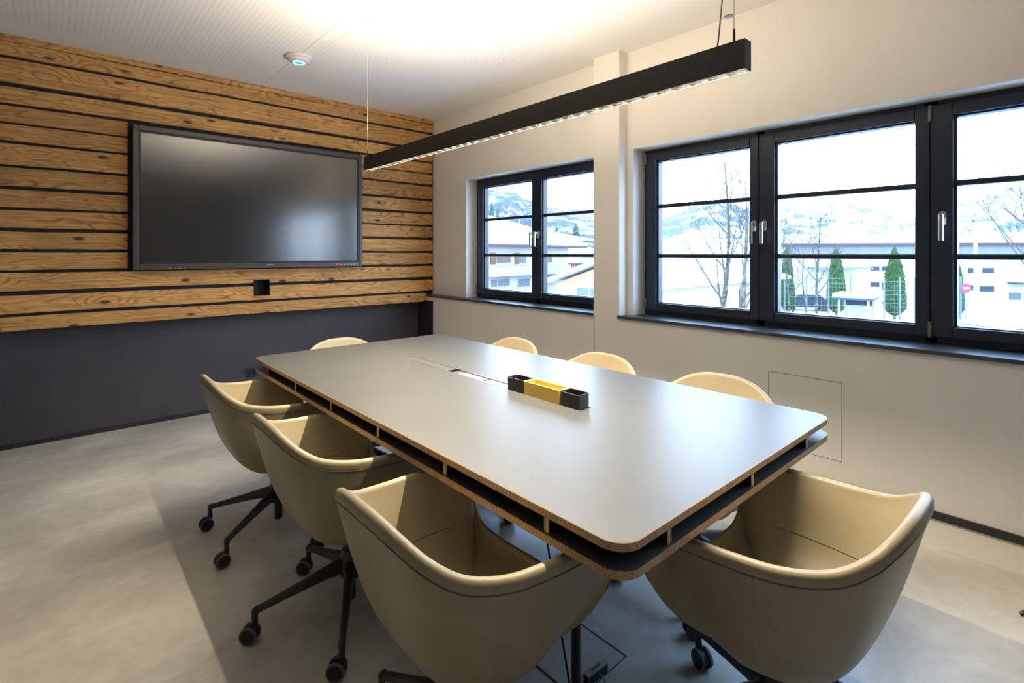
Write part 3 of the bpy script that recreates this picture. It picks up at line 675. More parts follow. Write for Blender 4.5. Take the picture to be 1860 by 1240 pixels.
def make_chair():
    root = empty('swivel_chair', (0, 0, 0))
    # upholstered inside with the padded roll
    bm = BM(); NT = 18
    cols = []
    for p in RIM:
        n = rad(p); f = frontness(p)
        col = [inner_pt(p, k / NT) for k in range(1, NT + 1)]
        for k in range(1, 9):
            a = PI - PI * 1.12 * k / 8
            col.append(p + n * (0.0135 * math.cos(a)) + Vector((0, 0, 0.0135 * math.sin(a))))
        col.append(p + n * 0.0135 + Vector((0, 0, -0.010))); col.append(p + n * 0.0125 + Vector((0, 0, -0.0145))); col.append(p + n * 0.009 + Vector((0, 0, -0.018)))
        cols.append([bm.verts.new(q) for q in col])
    c = bm.verts.new((0, 0, SEATZ))
    for i in range(NR):
        j = (i + 1) % NR
        bm.faces.new((c, cols[i][0], cols[j][0]))
        for k in range(len(cols[0]) - 1): bm.faces.new((cols[i][k], cols[j][k], cols[j][k + 1], cols[i][k + 1]))
    obj('upholstery', bm, M_leather, root, smooth=True)
    bm = BM(); NT = 20; cols = []
    for p in RIM: cols.append([bm.verts.new(outer_pt(p, k / NT)) for k in range(1, NT + 1)])
    c = bm.verts.new((0, 0, BOTZ))
    for i in range(NR):
        j = (i + 1) % NR
        bm.faces.new((c, cols[j][0], cols[i][0]))
        for k in range(NT - 1): bm.faces.new((cols[j][k], cols[i][k], cols[i][k + 1], cols[j][k + 1]))
    obj('outer_shell', bm, M_leather, root, smooth=True)
    bm = BM(); pts = [p + rad(p) * 0.0118 + Vector((0, 0, -0.0162)) for p in RIM]; tube(bm, pts + pts[:1], 0.0021, 6, cap=False)
    obj('piping', bm, M_seam, root, smooth=True)
    # stitched seam where the seat pad meets the back
    bm = BM(); sp_ = []
    for p in RIM:
        if p.x < 0.12 and p.z > 0.5: sp_.append(inner_pt(p, 0.56) + Vector((0, 0, 0.0012)))
    k0 = next((i for i in range(len(sp_) - 1) if (sp_[i + 1] - sp_[i]).length > 0.08), None)
    if k0 is not None: sp_ = sp_[k0 + 1:] + sp_[:k0 + 1]
    tube(bm, sp_, 0.0011, 5); obj('seat_seam', bm, M_seam, root, smooth=True)
    # column and hub
    bm = BM(); lathe(bm, [(0.045, 0.302), (0.044, 0.290), (0.027, 0.284), (0.0265, 0.19)], 28)
    obj('column', bm, M_base, root, auto=40)
    bm = BM(); lathe(bm, [(0.0265, 0.228), (0.031, 0.226), (0.034, 0.216), (0.038, 0.185), (0.043, 0.150), (0.036, 0.128), (0.018, 0.124), (0.018, 0.044), (0.014, 0.040)], 28)
    obj('hub', bm, M_base, root, auto=40)
    for k in range(5):
        ang = math.radians(25 + 72 * k)
        bm = BM(); rings = []
        for r, z, wd, h in ((0.025, 0.172, 0.021, 0.026), (0.08, 0.163, 0.018, 0.021), (0.16, 0.143, 0.015, 0.016), (0.25, 0.121, 0.0125, 0.012), (0.295, 0.110, 0.0115, 0.0105), (0.308, 0.104, 0.011, 0.012)):
            rings.append([bm.verts.new((r + (-h * 0.25 * (q[1])), q[0] * wd, z + q[1] * h)) for q in ((-1, -0.7), (-0.7, -1), (0.7, -1), (1, -0.7), (0.75, 0.8), (0.35, 1), (-0.35, 1), (-0.75, 0.8))])
        ring = [bm.verts.new((0.318 + q[0] * 0.0, q[1] * 0.011, 0.108 + q[0] * 0.012)) for q in ((-0.7, -1), (-1, -0.7), (-1, 0.7), (-0.7, 1), (0.4, 0.75), (0.6, 0.35), (0.6, -0.35), (0.4, -0.75))]
        for i in range(len(rings) - 1):
            for q in range(8): bm.faces.new((rings[i][q], rings[i][(q + 1) % 8], rings[i + 1][(q + 1) % 8], rings[i + 1][q]))
        bm.faces.new(rings[0]); bm.faces.new(rings[-1])
        for v in ring: bm.verts.remove(v)
        tube(bm, [(0.304, 0, 0.114), (0.313, 0, 0.106), (0.315, 0, 0.092), (0.315, 0, 0.060)], [0.009, 0.012, 0.0105, 0.0095], 14)
        leg = obj('leg', bm, M_base, root, auto=50); leg.rotation_euler = (0, 0, ang)
        # caster, trailing the same way on every leg
        tr = math.radians(138) - ang
        off = Vector((0.315, 0, 0)) + Vector((math.cos(tr), math.sin(tr), 0)) * 0.016
        R_ = Matrix.Translation((off.x, off.y, 0.029)) @ Matrix.Rotation(tr, 4, 'Z') @ Matrix.Rotation(PI / 2, 4, 'X')
        bm = BM(); lathe(bm, [(0.0, -0.007), (0.022, -0.007), (0.022, 0.007), (0.0, 0.007)], 24, R_)
        tube(bm, [(0.315, 0, 0.070), (0.315, 0, 0.050), (off.x, off.y, 0.036)], [0.0105, 0.011, 0.008], 12)
        obj('caster_housing', bm, M_wheel, leg, auto=40)
        for s in (-1, 1):
            bm = BM()
            A = [(0.0, s * 0.0205), (0.020, s * 0.0215), (0.0225, s * 0.0195), (0.0245, s * 0.0215), (0.0275, s * 0.0205), (0.029, s * 0.017), (0.029, s * 0.012), (0.026, s * 0.0085), (0.0, s * 0.0085)]
            lathe(bm, A, 32, R_)
            for f_ in bm.faces:
                c_ = R_.inverted() @ f_.calc_center_median()
                if math.hypot(c_.x, c_.y) > 0.0228: f_.material_index = 1
            obj('caster_wheel', bm, [M_wheel, M_tread], leg, auto=30)
    return root
proto = make_chair()
seats = [  # x, y, facing (deg), base rotation (deg), label
    (0.808, 1.790, 0, 0, 'middle one of the three beige swivel chairs on the open floor side', 'chairs along the open floor side'),
    (0.795, 2.560, 0, 45, 'beige leather swivel chair nearest the dark wall on the open floor side of the table', 'chairs along the open floor side'),
    (0.790, 1.030, 0, 11, 'large beige leather swivel chair in the foreground at the left front corner of the table', 'chairs along the open floor side'),
    (1.380, 0.535, 90, 20, 'beige swivel chair at the near short table end, its inside lit yellow', 'chairs at the table ends'),
    (1.885, 1.035, 184, -3, 'beige swivel chair on the window side, nearest the square wall hatch', 'chairs along the window side'),
    (1.885, 1.690, 181, 12, 'beige leather swivel chair in the middle of the window side below the column', 'chairs along the window side'),
    (1.880, 2.375, 180, 50, 'beige leather swivel chair farthest on the window side, behind the table by the small window', 'chairs along the window side'),
    (1.330, 2.830, 270, 5, 'cream looking swivel chair at the far table end in front of the dark wall', 'chairs at the table ends'),
]
LIFT = (-0.006, -0.006, 0, -0.006, 0.004, 0.002, 0, 0)      # seat height setting of each chair
for i, (x, y, a, b, lab, grp) in enumerate(seats):
    c = proto if i == len(seats) - 1 else copy_tree(proto)
    c.location = (x, y, 0); c.rotation_euler = (0, 0, math.radians(a))
    for ch in c.children:
        if ch.name.startswith('leg'): ch.rotation_euler[2] += math.radians(b)
        if not ch.name.startswith(('leg', 'hub')): ch.location.z = LIFT[i]
    tag(c, lab, 'chair', grp)

# ------------------------------------------------------------------ floor box and cables
fb = empty('floor_box', (1.25, 1.11, 0)); tag(fb, 'square floor box lid outlined in the concrete under the table', 'floor box')
bm = BM()
for a in ((1.374, 1.379, 0.985, 1.235), (1.129, 1.132, 0.985, 1.235), (1.134, 1.1365, 0.985, 1.235)): box(bm, a[0], a[1], a[2], a[3], -0.001, 0.0012)
box(bm, 1.129, 1.379, 0.984, 0.9865, -0.001, 0.0012); box(bm, 1.129, 1.379, 1.235, 1.238, -0.001, 0.0012)
keep(obj('lid_frame', bm, M_darktrim, fb), fb)
R_ = Matrix.Translation((1.238, 0.999, 0)) @ Matrix.Rotation(math.radians(-3), 4, 'Z')
bm = BM(); box(bm, -0.045, 0.045, -0.011, 0.013, 0.028, 0.031, M=R_); keep(bevel(obj('cable_flap', bm, M_steel, fb), 0.001), fb)
bm = BM(); box(bm, -0.018, 0.020, -0.001, 0.003, 0.0305, 0.0314, M=R_); keep(obj('flap_slot', bm, M_black, fb), fb)
bm = BM(); box(bm, -0.044, 0.044, -0.010, 0.010, 0.0, 0.028, M=R_); keep(obj('cable_outlet', bm, M_black, fb), fb)
bm = BM()
tube(bm, [(1.24, 0.990, 0.015), (1.235, 0.97, 0.022), (1.22, 0.94, 0.012), (1.18, 0.90, 0.005), (1.05, 0.86, 0.005)], 0.003, 8)
tag(obj('cable', bm, M_cable, smooth=True), 'thin grey cable coming out of the floor box flap', 'cable', 'cables under the table')
pts = []
for k in range(15):
    u = k / 14
    pts.append((1.075 + 0.05 * u + 0.02 * math.sin(u * 3), 1.085 - 0.085 * u + 0.03 * math.sin(u * PI), 0.667 - 0.662 * u))
bm = BM(); tube(bm, pts, 0.0032, 8); tag(obj('cable', bm, M_black, smooth=True), 'thin black cable hanging from the table beside its leg', 'cable', 'cables under the table')

# black foot of a stand at the right picture edge
st = empty('easel_stand', (2.66, 0.02, 0)); tag(st, 'black tapered foot of a stand at the right edge near the wall', 'stand')
bm = BM()
for a in (120, 240, 0):
    c_, s_ = math.cos(math.radians(a)), math.sin(math.radians(a))
    tube(bm, [(2.66 + c_ * 0.0, 0.02 + s_ * 0.0, 0.05), (2.66 + c_ * 0.13, 0.02 + s_ * 0.13, 0.022), (2.66 + c_ * 0.155, 0.02 + s_ * 0.155, 0.007)], [0.012, 0.009, 0.006], 8)
keep(obj('foot', bm, M_base, st, auto=50), st)
bm = BM(); tube(bm, [(2.66, 0.02, 0.04), (2.66, 0.02, 0.60)], 0.011, 12); keep(obj('pole', bm, M_base, st, auto=50), st)
#EXTERIOR
# ------------------------------------------------------------------ outside the windows
GZ = -3.6
def W(lat, dep, z): return FW * dep + RT * lat + Vector((0, 0, z))
def P(px, py, dep): return W((px - 930) / FOC * dep, dep, EYE - (py - 460.5) / FOC * dep)
M_snow = noisy(mat('snow', (0.8, 0.82, 0.85), 0.8, spec=0.2), (0.40, 0.42, 0.45), (0.48, 0.50, 0.52), 0.4)
M_trod = noisy(mat('trodden_snow', (0.3, 0.32, 0.35), 0.8, spec=0.2), (0.11, 0.12, 0.14), (0.5, 0.52, 0.55), 0.55, detail=6, pos=(0.42, 0.6))
def forest(name, dark, amt, scale, stretch=(1, 1, 1)):
    return noisy(mat(name, dark, 0.9, spec=0.1), dark, (0.62, 0.68, 0.78), scale, detail=8, stretch=stretch, pos=amt, dist=0.4)
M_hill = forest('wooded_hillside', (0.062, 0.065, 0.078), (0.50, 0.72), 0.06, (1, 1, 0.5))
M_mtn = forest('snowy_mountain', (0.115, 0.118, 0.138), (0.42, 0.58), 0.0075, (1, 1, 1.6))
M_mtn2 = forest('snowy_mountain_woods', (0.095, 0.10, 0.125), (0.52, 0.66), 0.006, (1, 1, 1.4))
M_housew = noisy(mat('cream_render', (0.3, 0.29, 0.26), 0.8), (0.33, 0.31, 0.28), (0.37, 0.35, 0.32), 0.5)
M_housew2 = noisy(mat('grey_cladding', (0.12, 0.13, 0.14), 0.7), (0.105, 0.115, 0.13), (0.13, 0.14, 0.155), 0.8, stretch=(3, 3, 0.1))
M_hallw = noisy(mat('white_hall_render', (0.3, 0.3, 0.3), 0.8), (0.37, 0.37, 0.365), (0.42, 0.42, 0.415), 0.5)
M_brown = mat('brown_eaves_board', (0.045, 0.022, 0.026), 0.7)
M_shut = noisy(mat('orange_brown_shutter', (0.11, 0.055, 0.03), 0.7), (0.10, 0.05, 0.028), (0.13, 0.062, 0.034), 3)
M_red = bpy.data.materials['red_light']
M_awn = noisy(mat('faded_red_blind', (0.12, 0.075, 0.075), 0.8), (0.11, 0.07, 0.07), (0.14, 0.085, 0.085), 2)
M_win = mat('dull_window_glass', (0.022, 0.032, 0.045), 0.5, spec=0.2)
M_winl = mat('pale_window_glass', (0.09, 0.115, 0.13), 0.5, spec=0.2)
M_whitef = mat('white_window_frame', (0.3, 0.3, 0.3), 0.6)
M_timber = noisy(mat('larch_siding', (0.2, 0.12, 0.07), 0.7), (0.26, 0.145, 0.075), (0.34, 0.195, 0.105), 6, stretch=(4, 4, 0.3))
M_timber2 = noisy(mat('pale_larch_siding', (0.2, 0.15, 0.11), 0.7), (0.29, 0.235, 0.20), (0.35, 0.29, 0.25), 6, stretch=(4, 4, 0.2))
M_green = noisy(mat('thuja_green', (0.02, 0.045, 0.012), 0.8, spec=0.1), (0.010, 0.026, 0.007), (0.038, 0.068, 0.018), 7, detail=6)
M_fir = noisy(mat('fir_green', (0.02, 0.04, 0.03), 0.8, spec=0.1), (0.020, 0.045, 0.035), (0.055, 0.085, 0.075), 4, detail=6)
M_bark = noisy(mat('pale_bark', (0.07, 0.065, 0.05), 0.8, spec=0.1), (0.028, 0.026, 0.020), (0.11, 0.105, 0.085), 9, detail=5)
M_twig = mat('grey_twig', (0.075, 0.068, 0.062), 0.8, spec=0.1)
M_galv = mat('galvanised_steel', (0.13, 0.15, 0.16), 0.6, spec=0.2)
M_blue = mat('blue_edge_metal', (0.03, 0.075, 0.16), 0.6, spec=0.2)
M_car = mat('dark_blue_car_paint', (0.012, 0.018, 0.030), 0.4)
M_redp = mat('red_plastic', (0.13, 0.012, 0.018), 0.6)
M_pink = mat('sign_red', (0.20, 0.02, 0.05), 0.6)
M_brick = noisy(mat('red_crate_plastic', (0.10, 0.04, 0.03), 0.7), (0.085, 0.03, 0.025), (0.13, 0.055, 0.045), 4)
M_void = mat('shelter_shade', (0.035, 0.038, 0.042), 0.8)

bm = BM()
nx, ny = 40, 60
gv = [[None] * (ny + 1) for _ in range(nx + 1)]
for i in range(nx + 1):
    for j in range(ny + 1):
        x = 4.2 + 396 * (i / nx) ** 2.2; y = -260 + 700 * (j / ny)
        z = GZ + mnoise.noise((x * 0.05, y * 0.05, 0)) * 0.15
        gv[i][j] = bm.verts.new((x, y, z))
for i in range(nx):
    for j in range(ny): bm.faces.new((gv[i][j], gv[i + 1][j], gv[i + 1][j + 1], gv[i][j + 1]))
g_ = tag(obj('snow_ground', bm, M_snow, smooth=True), 'white snow covered ground outside below the windows', 'ground', kind='structure')

def ridge(name, pts, dtop, dbot, ybot, m, label, cat='mountain', rough=0.02, cols=110, rows=14):
    """a slope whose crest runs through pts; it rises away from us and falls behind the crest"""
    bm = BM(); grid = []
    x0, x1 = pts[0][0], pts[-1][0]
    for c in range(cols + 1):
        px = x0 + (x1 - x0) * c / cols
        for a, b in zip(pts, pts[1:]):
            if a[0] <= px <= b[0]: py = a[1] + (b[1] - a[1]) * (px - a[0]) / max(1e-6, b[0] - a[0]); break
        top = P(px, py, dtop); zt = top.z; zb = EYE - (ybot - 460.5) / FOC * dbot
        col = []
        for r in range(rows + 5):
            v = r / rows
            if v <= 1:
                d = dbot + (dtop - dbot) * v; z = zb + (zt - zb) * (v ** 0.9)
                n = mnoise.noise((px * 0.03, v * 3, dtop * 0.01)) * rough * (dtop - dbot) * math.sin(v * PI)
                n2 = mnoise.noise((px * 0.11, v * 7, 3 + dtop * 0.01)) * abs(zt - zb) * rough * (1.0 if 0 < v < 1 else 0.6)
                q = W((px - 930) / FOC * d, d + n, z + n2)
            else:
                d = dtop + (v - 1) * (dtop - dbot) * 0.8; q = W((px - 930) / FOC * d, d, zt - (zt - zb) * (v - 1) * 3)
            col.append(bm.verts.new(q))
        grid.append(col)
    for c in range(cols):
        for r in range(rows + 4): bm.faces.new((grid[c][r], grid[c + 1][r], grid[c + 1][r + 1], grid[c][r + 1]))
    return tag(obj(name, bm, m, smooth=True), label, cat)
ridge('wooded_hill', [(780, 330), (840, 334), (884, 341), (914, 345), (941, 352), (952, 362), (975, 366), (1000, 376), (1040, 385), (1090, 402), (1130, 425)], 420, 150, 448, M_hill, 'blue grey wooded hill at the left of the small window', 'hill', 0.05)
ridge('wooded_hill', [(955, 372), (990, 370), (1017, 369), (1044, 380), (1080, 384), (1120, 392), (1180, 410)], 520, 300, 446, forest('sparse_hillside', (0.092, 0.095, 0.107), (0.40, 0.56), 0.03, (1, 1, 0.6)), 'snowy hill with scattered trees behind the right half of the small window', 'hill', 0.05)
ridge('mountain', [(1130, 418), (1195, 398), (1250, 379), (1285, 366), (1301, 362), (1320, 366), (1345, 376), (1380, 394), (1420, 402), (1470, 420)], 2300, 1300, 432, M_mtn2, 'blue wooded mountain seen through the left sash of the large window', rough=0.06)
ridge('mountain', [(1330, 385), (1405, 366), (1432, 369), (1455, 382), (1480, 388), (1520, 363), (1550, 365), (1575, 374), (1620, 394), (1662, 409), (1730, 422)], 3000, 1700, 434, M_mtn, 'pale snowy mountain seen through the middle sash of the large window', rough=0.08)
ridge('mountain', [(1650, 398), (1728, 376), (1762, 363), (1772, 366), (1792, 360), (1806, 353), (1840, 340), (1880, 336), (1960, 352), (2060, 380)], 3300, 1800, 438, M_mtn, 'pale snowy mountain seen through the right sash of the large window', rough=0.08)
ridge('snowy_slope', [(1150, 442), (1200, 437), (1240, 424), (1270, 419), (1280, 424), (1300, 434), (1400, 432), (1500, 430), (1560, 436), (1900, 440)], 420, 260, 470, noisy(mat('snow_field', (0.7, 0.72, 0.75), 0.8, spec=0.1), (0.12, 0.14, 0.18), (0.8, 0.82, 0.86), 0.035, pos=(0.28, 0.34)), 'white snow field at the foot of the mountains', 'snow field', 0.03)

def frame_from(A, B):
    """local frame of a facade from A to B (world points on the ground): x along it, y away from the viewer side"""
    e = (B - A); e.z = 0; ln = e.length; e.normalize(); n = Vector((-e.y, e.x, 0))
    return Matrix(((e.x, n.x, 0, A.x), (e.y, n.y, 0, A.y), (0, 0, 1, 0), (0, 0, 0, 1))), ln
def mbox(name, M, x0, x1, y0, y1, z0, z1, m, parent):
    bm = BM(); box(bm, x0, x1, y0, y1, z0, z1, M=M); return obj(name, bm, m, parent)
def ext_window(M, parent, x0, x1, z0, z1, glass, bars=2, fr=0.06):
    bm = BM(); box(bm, x0, x1, -0.03, 0.05, z0, z1, M=M)
    w_ = obj('window', bm, M_whitef, parent)
    bm = BM()
    n = max(1, bars); wd = (x1 - x0 - fr) / n
    for k in range(n): box(bm, x0 + fr + wd * k, x0 + wd * (k + 1), -0.045, -0.02, z0 + fr, z1 - fr, M=M)
    obj('glass', bm, glass, w_)
    return w_
def gable_roof(M, parent, x0, x1, y0, y1, ze, rise, m, over=0.5, th=0.25, axis='x', under=None, hip=0.0):
    bm = BM()
    if axis == 'x':
        ym = (y0 + y1) / 2; h = hip
        for dz, mi in ((0, 1), (th * 0.45, 0)):
            t2 = th * (0.45 if mi else 0.55)
            a = [(x0 - over, y0 - over, ze + dz), (x1 + over, y0 - over, ze + dz), (x1 + over, y1 + over, ze + dz), (x0 - over, y1 + over, ze + dz), (x0 - over + h, ym, ze + rise + dz), (x1 + over - h, ym, ze + rise + dz)]
            lo = [bm.verts.new(M @ Vector(p)) for p in a]; hi = [bm.verts.new(M @ Vector((p[0], p[1], p[2] + t2))) for p in a]
            for V_, fl in ((lo, 0), (hi, 1)):
                for f in ((0, 1, 5, 4), (1, 2, 5), (2, 3, 4, 5), (3, 0, 4)):
                    if len(f) == 3 and h == 0: continue
                    bm.faces.new([V_[i] for i in f]).material_index = mi
            seq = (0, 1, 2, 3) if h > 0 else (0, 1, 5, 2, 3, 4)
            for i in range(len(seq)):
                p, q = seq[i], seq[(i + 1) % len(seq)]
                bm.faces.new((lo[p], lo[q], hi[q], hi[p])).material_index = mi
    return obj('roof', bm, [m, under or M_brown], parent)
def building(name, label, A, B, depth, ztop, wallm, rise, hip=0.0, over=0.5, zsplit=None, roofm=None, under=None, th=0.3, gable=False):
    M, ln = frame_from(A, B)
    root = empty(name, (A.x, A.y, GZ)); tag(root, label, 'building')
    bm = BM(); box(bm, 0, ln, 0, depth, GZ, ztop, M=M)
    if gable:
        ym = depth / 2
        v = [bm.verts.new(M @ Vector(p)) for p in ((0.001, 0, ztop), (0.001, depth, ztop), (0.001, ym, ztop + rise * depth / (depth + 2 * over)), (ln - .001, 0, ztop), (ln - .001, depth, ztop), (ln - .001, ym, ztop + rise * depth / (depth + 2 * over)))]
        for f in ((0, 1, 2), (3, 4, 5), (0, 2, 5, 3), (1, 2, 5, 4)): bm.faces.new([v[i] for i in f])
    keep(obj('wall', bm, wallm, root), root)
    keep(gable_roof(M, root, 0, ln, 0, depth, ztop, rise, roofm or M_snow, over=over, th=th, hip=hip, under=under), root)
    return root, M, ln
def K(o, root): return keep(o, root)

# house seen through the small window
A = P(846, 520, 25.5); B = P(1032, 520, 32.6)
h, M, ln = building('farmhouse', 'long cream house with broad snowy roof outside the small window', A, B, 11, 1.66, M_housew, 2.1, hip=3.4, over=0.9)
def fx(px):  # position along the facade that shows at image column px
    u = (px - 930) / FOC; d = FW + RT * u
    e = (B - A); e.z = 0; e.normalize(); n = Vector((-e.y, e.x, 0))
    t = (A.dot(n)) / d.dot(n)
    p = d * t; return (p - Vector((A.x, A.y, 0))).dot(e), p.dot(FW)
def zz_(py, dep): return EYE - (py - 460.5) / FOC * dep
for (pa, pb, ya, yb, gl, bars, sh) in ((900, 928, 459, 479, M_awn, 1, True), (943, 955, 459, 479, M_winl, 1, True), (993.5, 1003, 459, 478, M_awn, 1, False),
                                  (890, 926, 505, 522, M_winl, 3, False), (939, 962, 504, 522, M_winl, 2, False)):
    (xa, da), (xb, db) = fx(pa), fx(pb); z1 = zz_(ya, (da + db) / 2); z0 = zz_(yb, (da + db) / 2)
    K(ext_window(M, h, xa, xb, z0, z1, gl, bars), h)
    if sh: K(mbox('shutter', M, xa - 0.42, xa - 0.02, -0.06, 0.02, z0, z1, M_shut, h), h)
xa, da = fx(870); xb, db = fx(1026)
K(mbox('balcony', M, 0.0, fx(1024)[0], -0.55, 0.02, zz_(499, 29), zz_(482, 29), noisy(mat('balcony_boards', (0.27, 0.255, 0.235), 0.8), (0.25, 0.235, 0.215), (0.29, 0.275, 0.255), 2), h), h)
K(mbox('awning', M, fx(991)[0], fx(1012)[0], -0.7, 0.0, zz_(509, 31), zz_(502.5, 31), mat('blue_awning', (0.05, 0.10, 0.15), 0.7), h), h)
A2 = P(985, 520, 52); B2 = P(1066, 520, 60)
h2, M2, l2 = building('farmhouse', 'second snow roofed house behind the long cream house', A2, B2, 14, 2.65, M_housew, 1.6, hip=4.0, over=0.8)
A3 = P(1014, 560, 40); B3 = P(1100, 560, 46)
h3, M3, l3 = building('farmhouse', 'red walled house with snowy roof at the right of the small window', A3, B3, 8, 0.45, M_awn, 1.6, hip=0, over=0.7)
# timber building: gable in the small window, long eave side in the large one
A = W(5.35, 19.65, 0); B = W(5.35 + 0.741 * 12.6, 19.65 + 0.671 * 12.6, 0)
b, M, ln = building('timber_building', 'timber clad building with snowy roof, its gable in the small window', A, B, 5.0, -0.06, M_timber, 0.95, over=0.45, gable=True, th=0.15, under=mat('grey_fascia', (0.5, 0.5, 0.52), 0.7))
bm = BM(); box(bm, -0.01, ln + 0.01, -0.02, 0.02, GZ, -0.10, M=M); K(obj('siding', bm, M_timber2, b), b)
# gable window, on the short side that faces the small window
Mg = M @ Matrix.Translation((-0.02, 0, 0)) @ Matrix.Rotation(PI / 2, 4, 'Z')
bm = BM(); box(bm, -0.05, 0.02, 2.25, 3.75, -1.05, -0.12, M=M); wf = K(obj('window', bm, M_whitef, b), b)
bm = BM()
for k in range(2):
    for j in range(2): box(bm, -0.07, -0.045, 2.32 + k * 0.71, 2.97 + k * 0.71, -0.99 + j * 0.43, -0.60 + j * 0.42, M=M)
obj('glass', bm, M_winl, wf)
bm = BM(); tube(bm, [M @ Vector(p) for p in ((8.2, -0.42, -0.12), (7.7, -0.1, -0.35), (7.6, -0.06, -0.5), (7.6, -0.06, GZ))], 0.035, 8); K(obj('downpipe', bm, M_galv, b, smooth=True), b)

# big white hall across the yard
A = P(1425, 520, 58); B = P(2050, 520, 53)
b, M, ln = building('industrial_hall', 'large white industrial hall with flat snowy roof across the yard', A, B, 7, 2.15, M_hallw, 0.75, over=0.4, th=0.7, under=M_brown)
def gx(px):
    u = (px - 930) / FOC; d = FW + RT * u; e = (B - A); e.z = 0; e.normalize(); n = Vector((-e.y, e.x, 0))
    t = A.dot(n) / d.dot(n); p = d * t; return (p - Vector((A.x, A.y, 0))).dot(e), p.dot(FW)
K(mbox('facade_band', M, 0, ln, -0.06, 0.02, zz_(463, 56), 2.12, M_housew2, b), b)
for (pa, pb, ya, yb) in ((1580, 1598, 482.5, 492), (1601, 1617, 482.5, 492), (1580, 1598, 511.5, 521.5), (1601, 1617, 512, 522), (1757, 1773, 485.5, 496.5), (1783, 1806, 485.5, 496.5), (1756, 1773, 517, 528), (1778, 1806, 518.5, 530)):
    (xa, da), (xb, db) = gx(pa), gx(pb)
    K(ext_window(M, b, xa, xb, zz_(yb, da), zz_(ya, da), M_win, 1, 0.05), b)
K(mbox('loading_canopy', M, gx(1466)[0], gx(1560)[0], -3.0, 0, zz_(488, 55), zz_(485.5, 55), M_galv, b), b)
K(mbox('loading_canopy', M, gx(1829)[0], gx(1900)[0], -2.0, 0, zz_(515, 54), zz_(513, 54), M_brown, b), b)
K(mbox('gate', M, gx(1833)[0], gx(1853)[0], -0.1, 0.02, GZ, zz_(532, 54), M_winl, b), b)

# columnar thujas
def thuja(px, ytop, dep, wpx, label):
    p = P(px, 500, dep); zt = zz_(ytop, dep); hgt = zt - GZ; r = wpx / 2 / FOC * dep
    root = empty('thuja_tree', (p.x, p.y, GZ)); tag(root, label, 'tree', 'thuja trees in front of the white hall')
    bm = BM(); rings = []; n = 26; m_ = 46; sd_ = px
    for i in range(m_ + 1):
        v = i / m_; prof = min(1, (v / 0.12) ** 0.5) * (1 - max(0, (v - 0.30) / 0.70) ** 1.6) ** 0.75
        ring = []
        for k in range(n):
            a = 2 * PI * k / n
            rr = r * max(prof, 0.01) * (1 + 0.16 * mnoise.noise((math.cos(a) * 2.2, math.sin(a) * 2.2 + sd_, v * 9)) + 0.16 * mnoise.noise((math.cos(a) * 7, math.sin(a) * 7 + sd_, v * 34)))
            ring.append(bm.verts.new((rr * math.cos(a), rr * math.sin(a), 0.25 + (hgt - 0.25) * v)))
        rings.append(ring)
    for i in range(m_):
        for k in range(n): bm.faces.new((rings[i][k], rings[i][(k + 1) % n], rings[i + 1][(k + 1) % n], rings[i + 1][k]))
    bm.faces.new(rings[-1]); bm.faces.new(rings[0])
    obj('foliage', bm, M_green, root)
    bm = BM(); tube(bm, [(0, 0, 0), (0, 0, 0.6)], 0.09, 8); obj('trunk', bm, M_bark, root)
    return root
thuja(1430, 441, 42, 22, 'leftmost thuja, half hidden behind bare trees by the barn corner')
thuja(1440, 505, 41, 10, 'short thuja beside the barn corner in the middle sash')
thuja(1519, 448, 40, 30, 'tall green thuja behind the blue edged shelter')
thuja(1625, 447, 38, 34, 'tallest green thuja next to the stacked hall windows, right of the shelter')
thuja(1728, 447, 40, 26, 'tall thuja at the left edge of the right sash')
thuja(1742, 478, 39, 16, 'small thuja left of the round red sign')

# bare trees
def branch(bm, p, d, ln, r, lvl, rnd):
    n = 4; pts = [p]; rs = [r]; q = p.copy(); dd = d.copy()
    for i in range(n):
        dd = (dd + Vector((rnd.uniform(-.12, .12), rnd.uniform(-.12, .12), rnd.uniform(-.02, .12)))).normalized()
        q = q + dd * ln / n; pts.append(q.copy()); rs.append(r * (1 - 0.75 * (i + 1) / n))
    tube(bm, pts, rs, 6 if lvl == 0 else 4, cap=False)
    if lvl <= 0: 
        return
    for k in range(5 if lvl > 1 else 5):
        t = rnd.uniform(0.25, 0.98); i = min(n - 1, int(t * n)); s_ = pts[i].lerp(pts[i + 1], t * n - i)
        a = rnd.uniform(0, 2 * PI); side = Vector((math.cos(a), math.sin(a), rnd.uniform(0.5, 1.1))).normalized()
        branch(bm, s_, (dd * 0.45 + side * 0.75).normalized(), ln * rnd.uniform(0.35, 0.6), max(0.006, rs[i] * 0.5), lvl - 1, rnd)
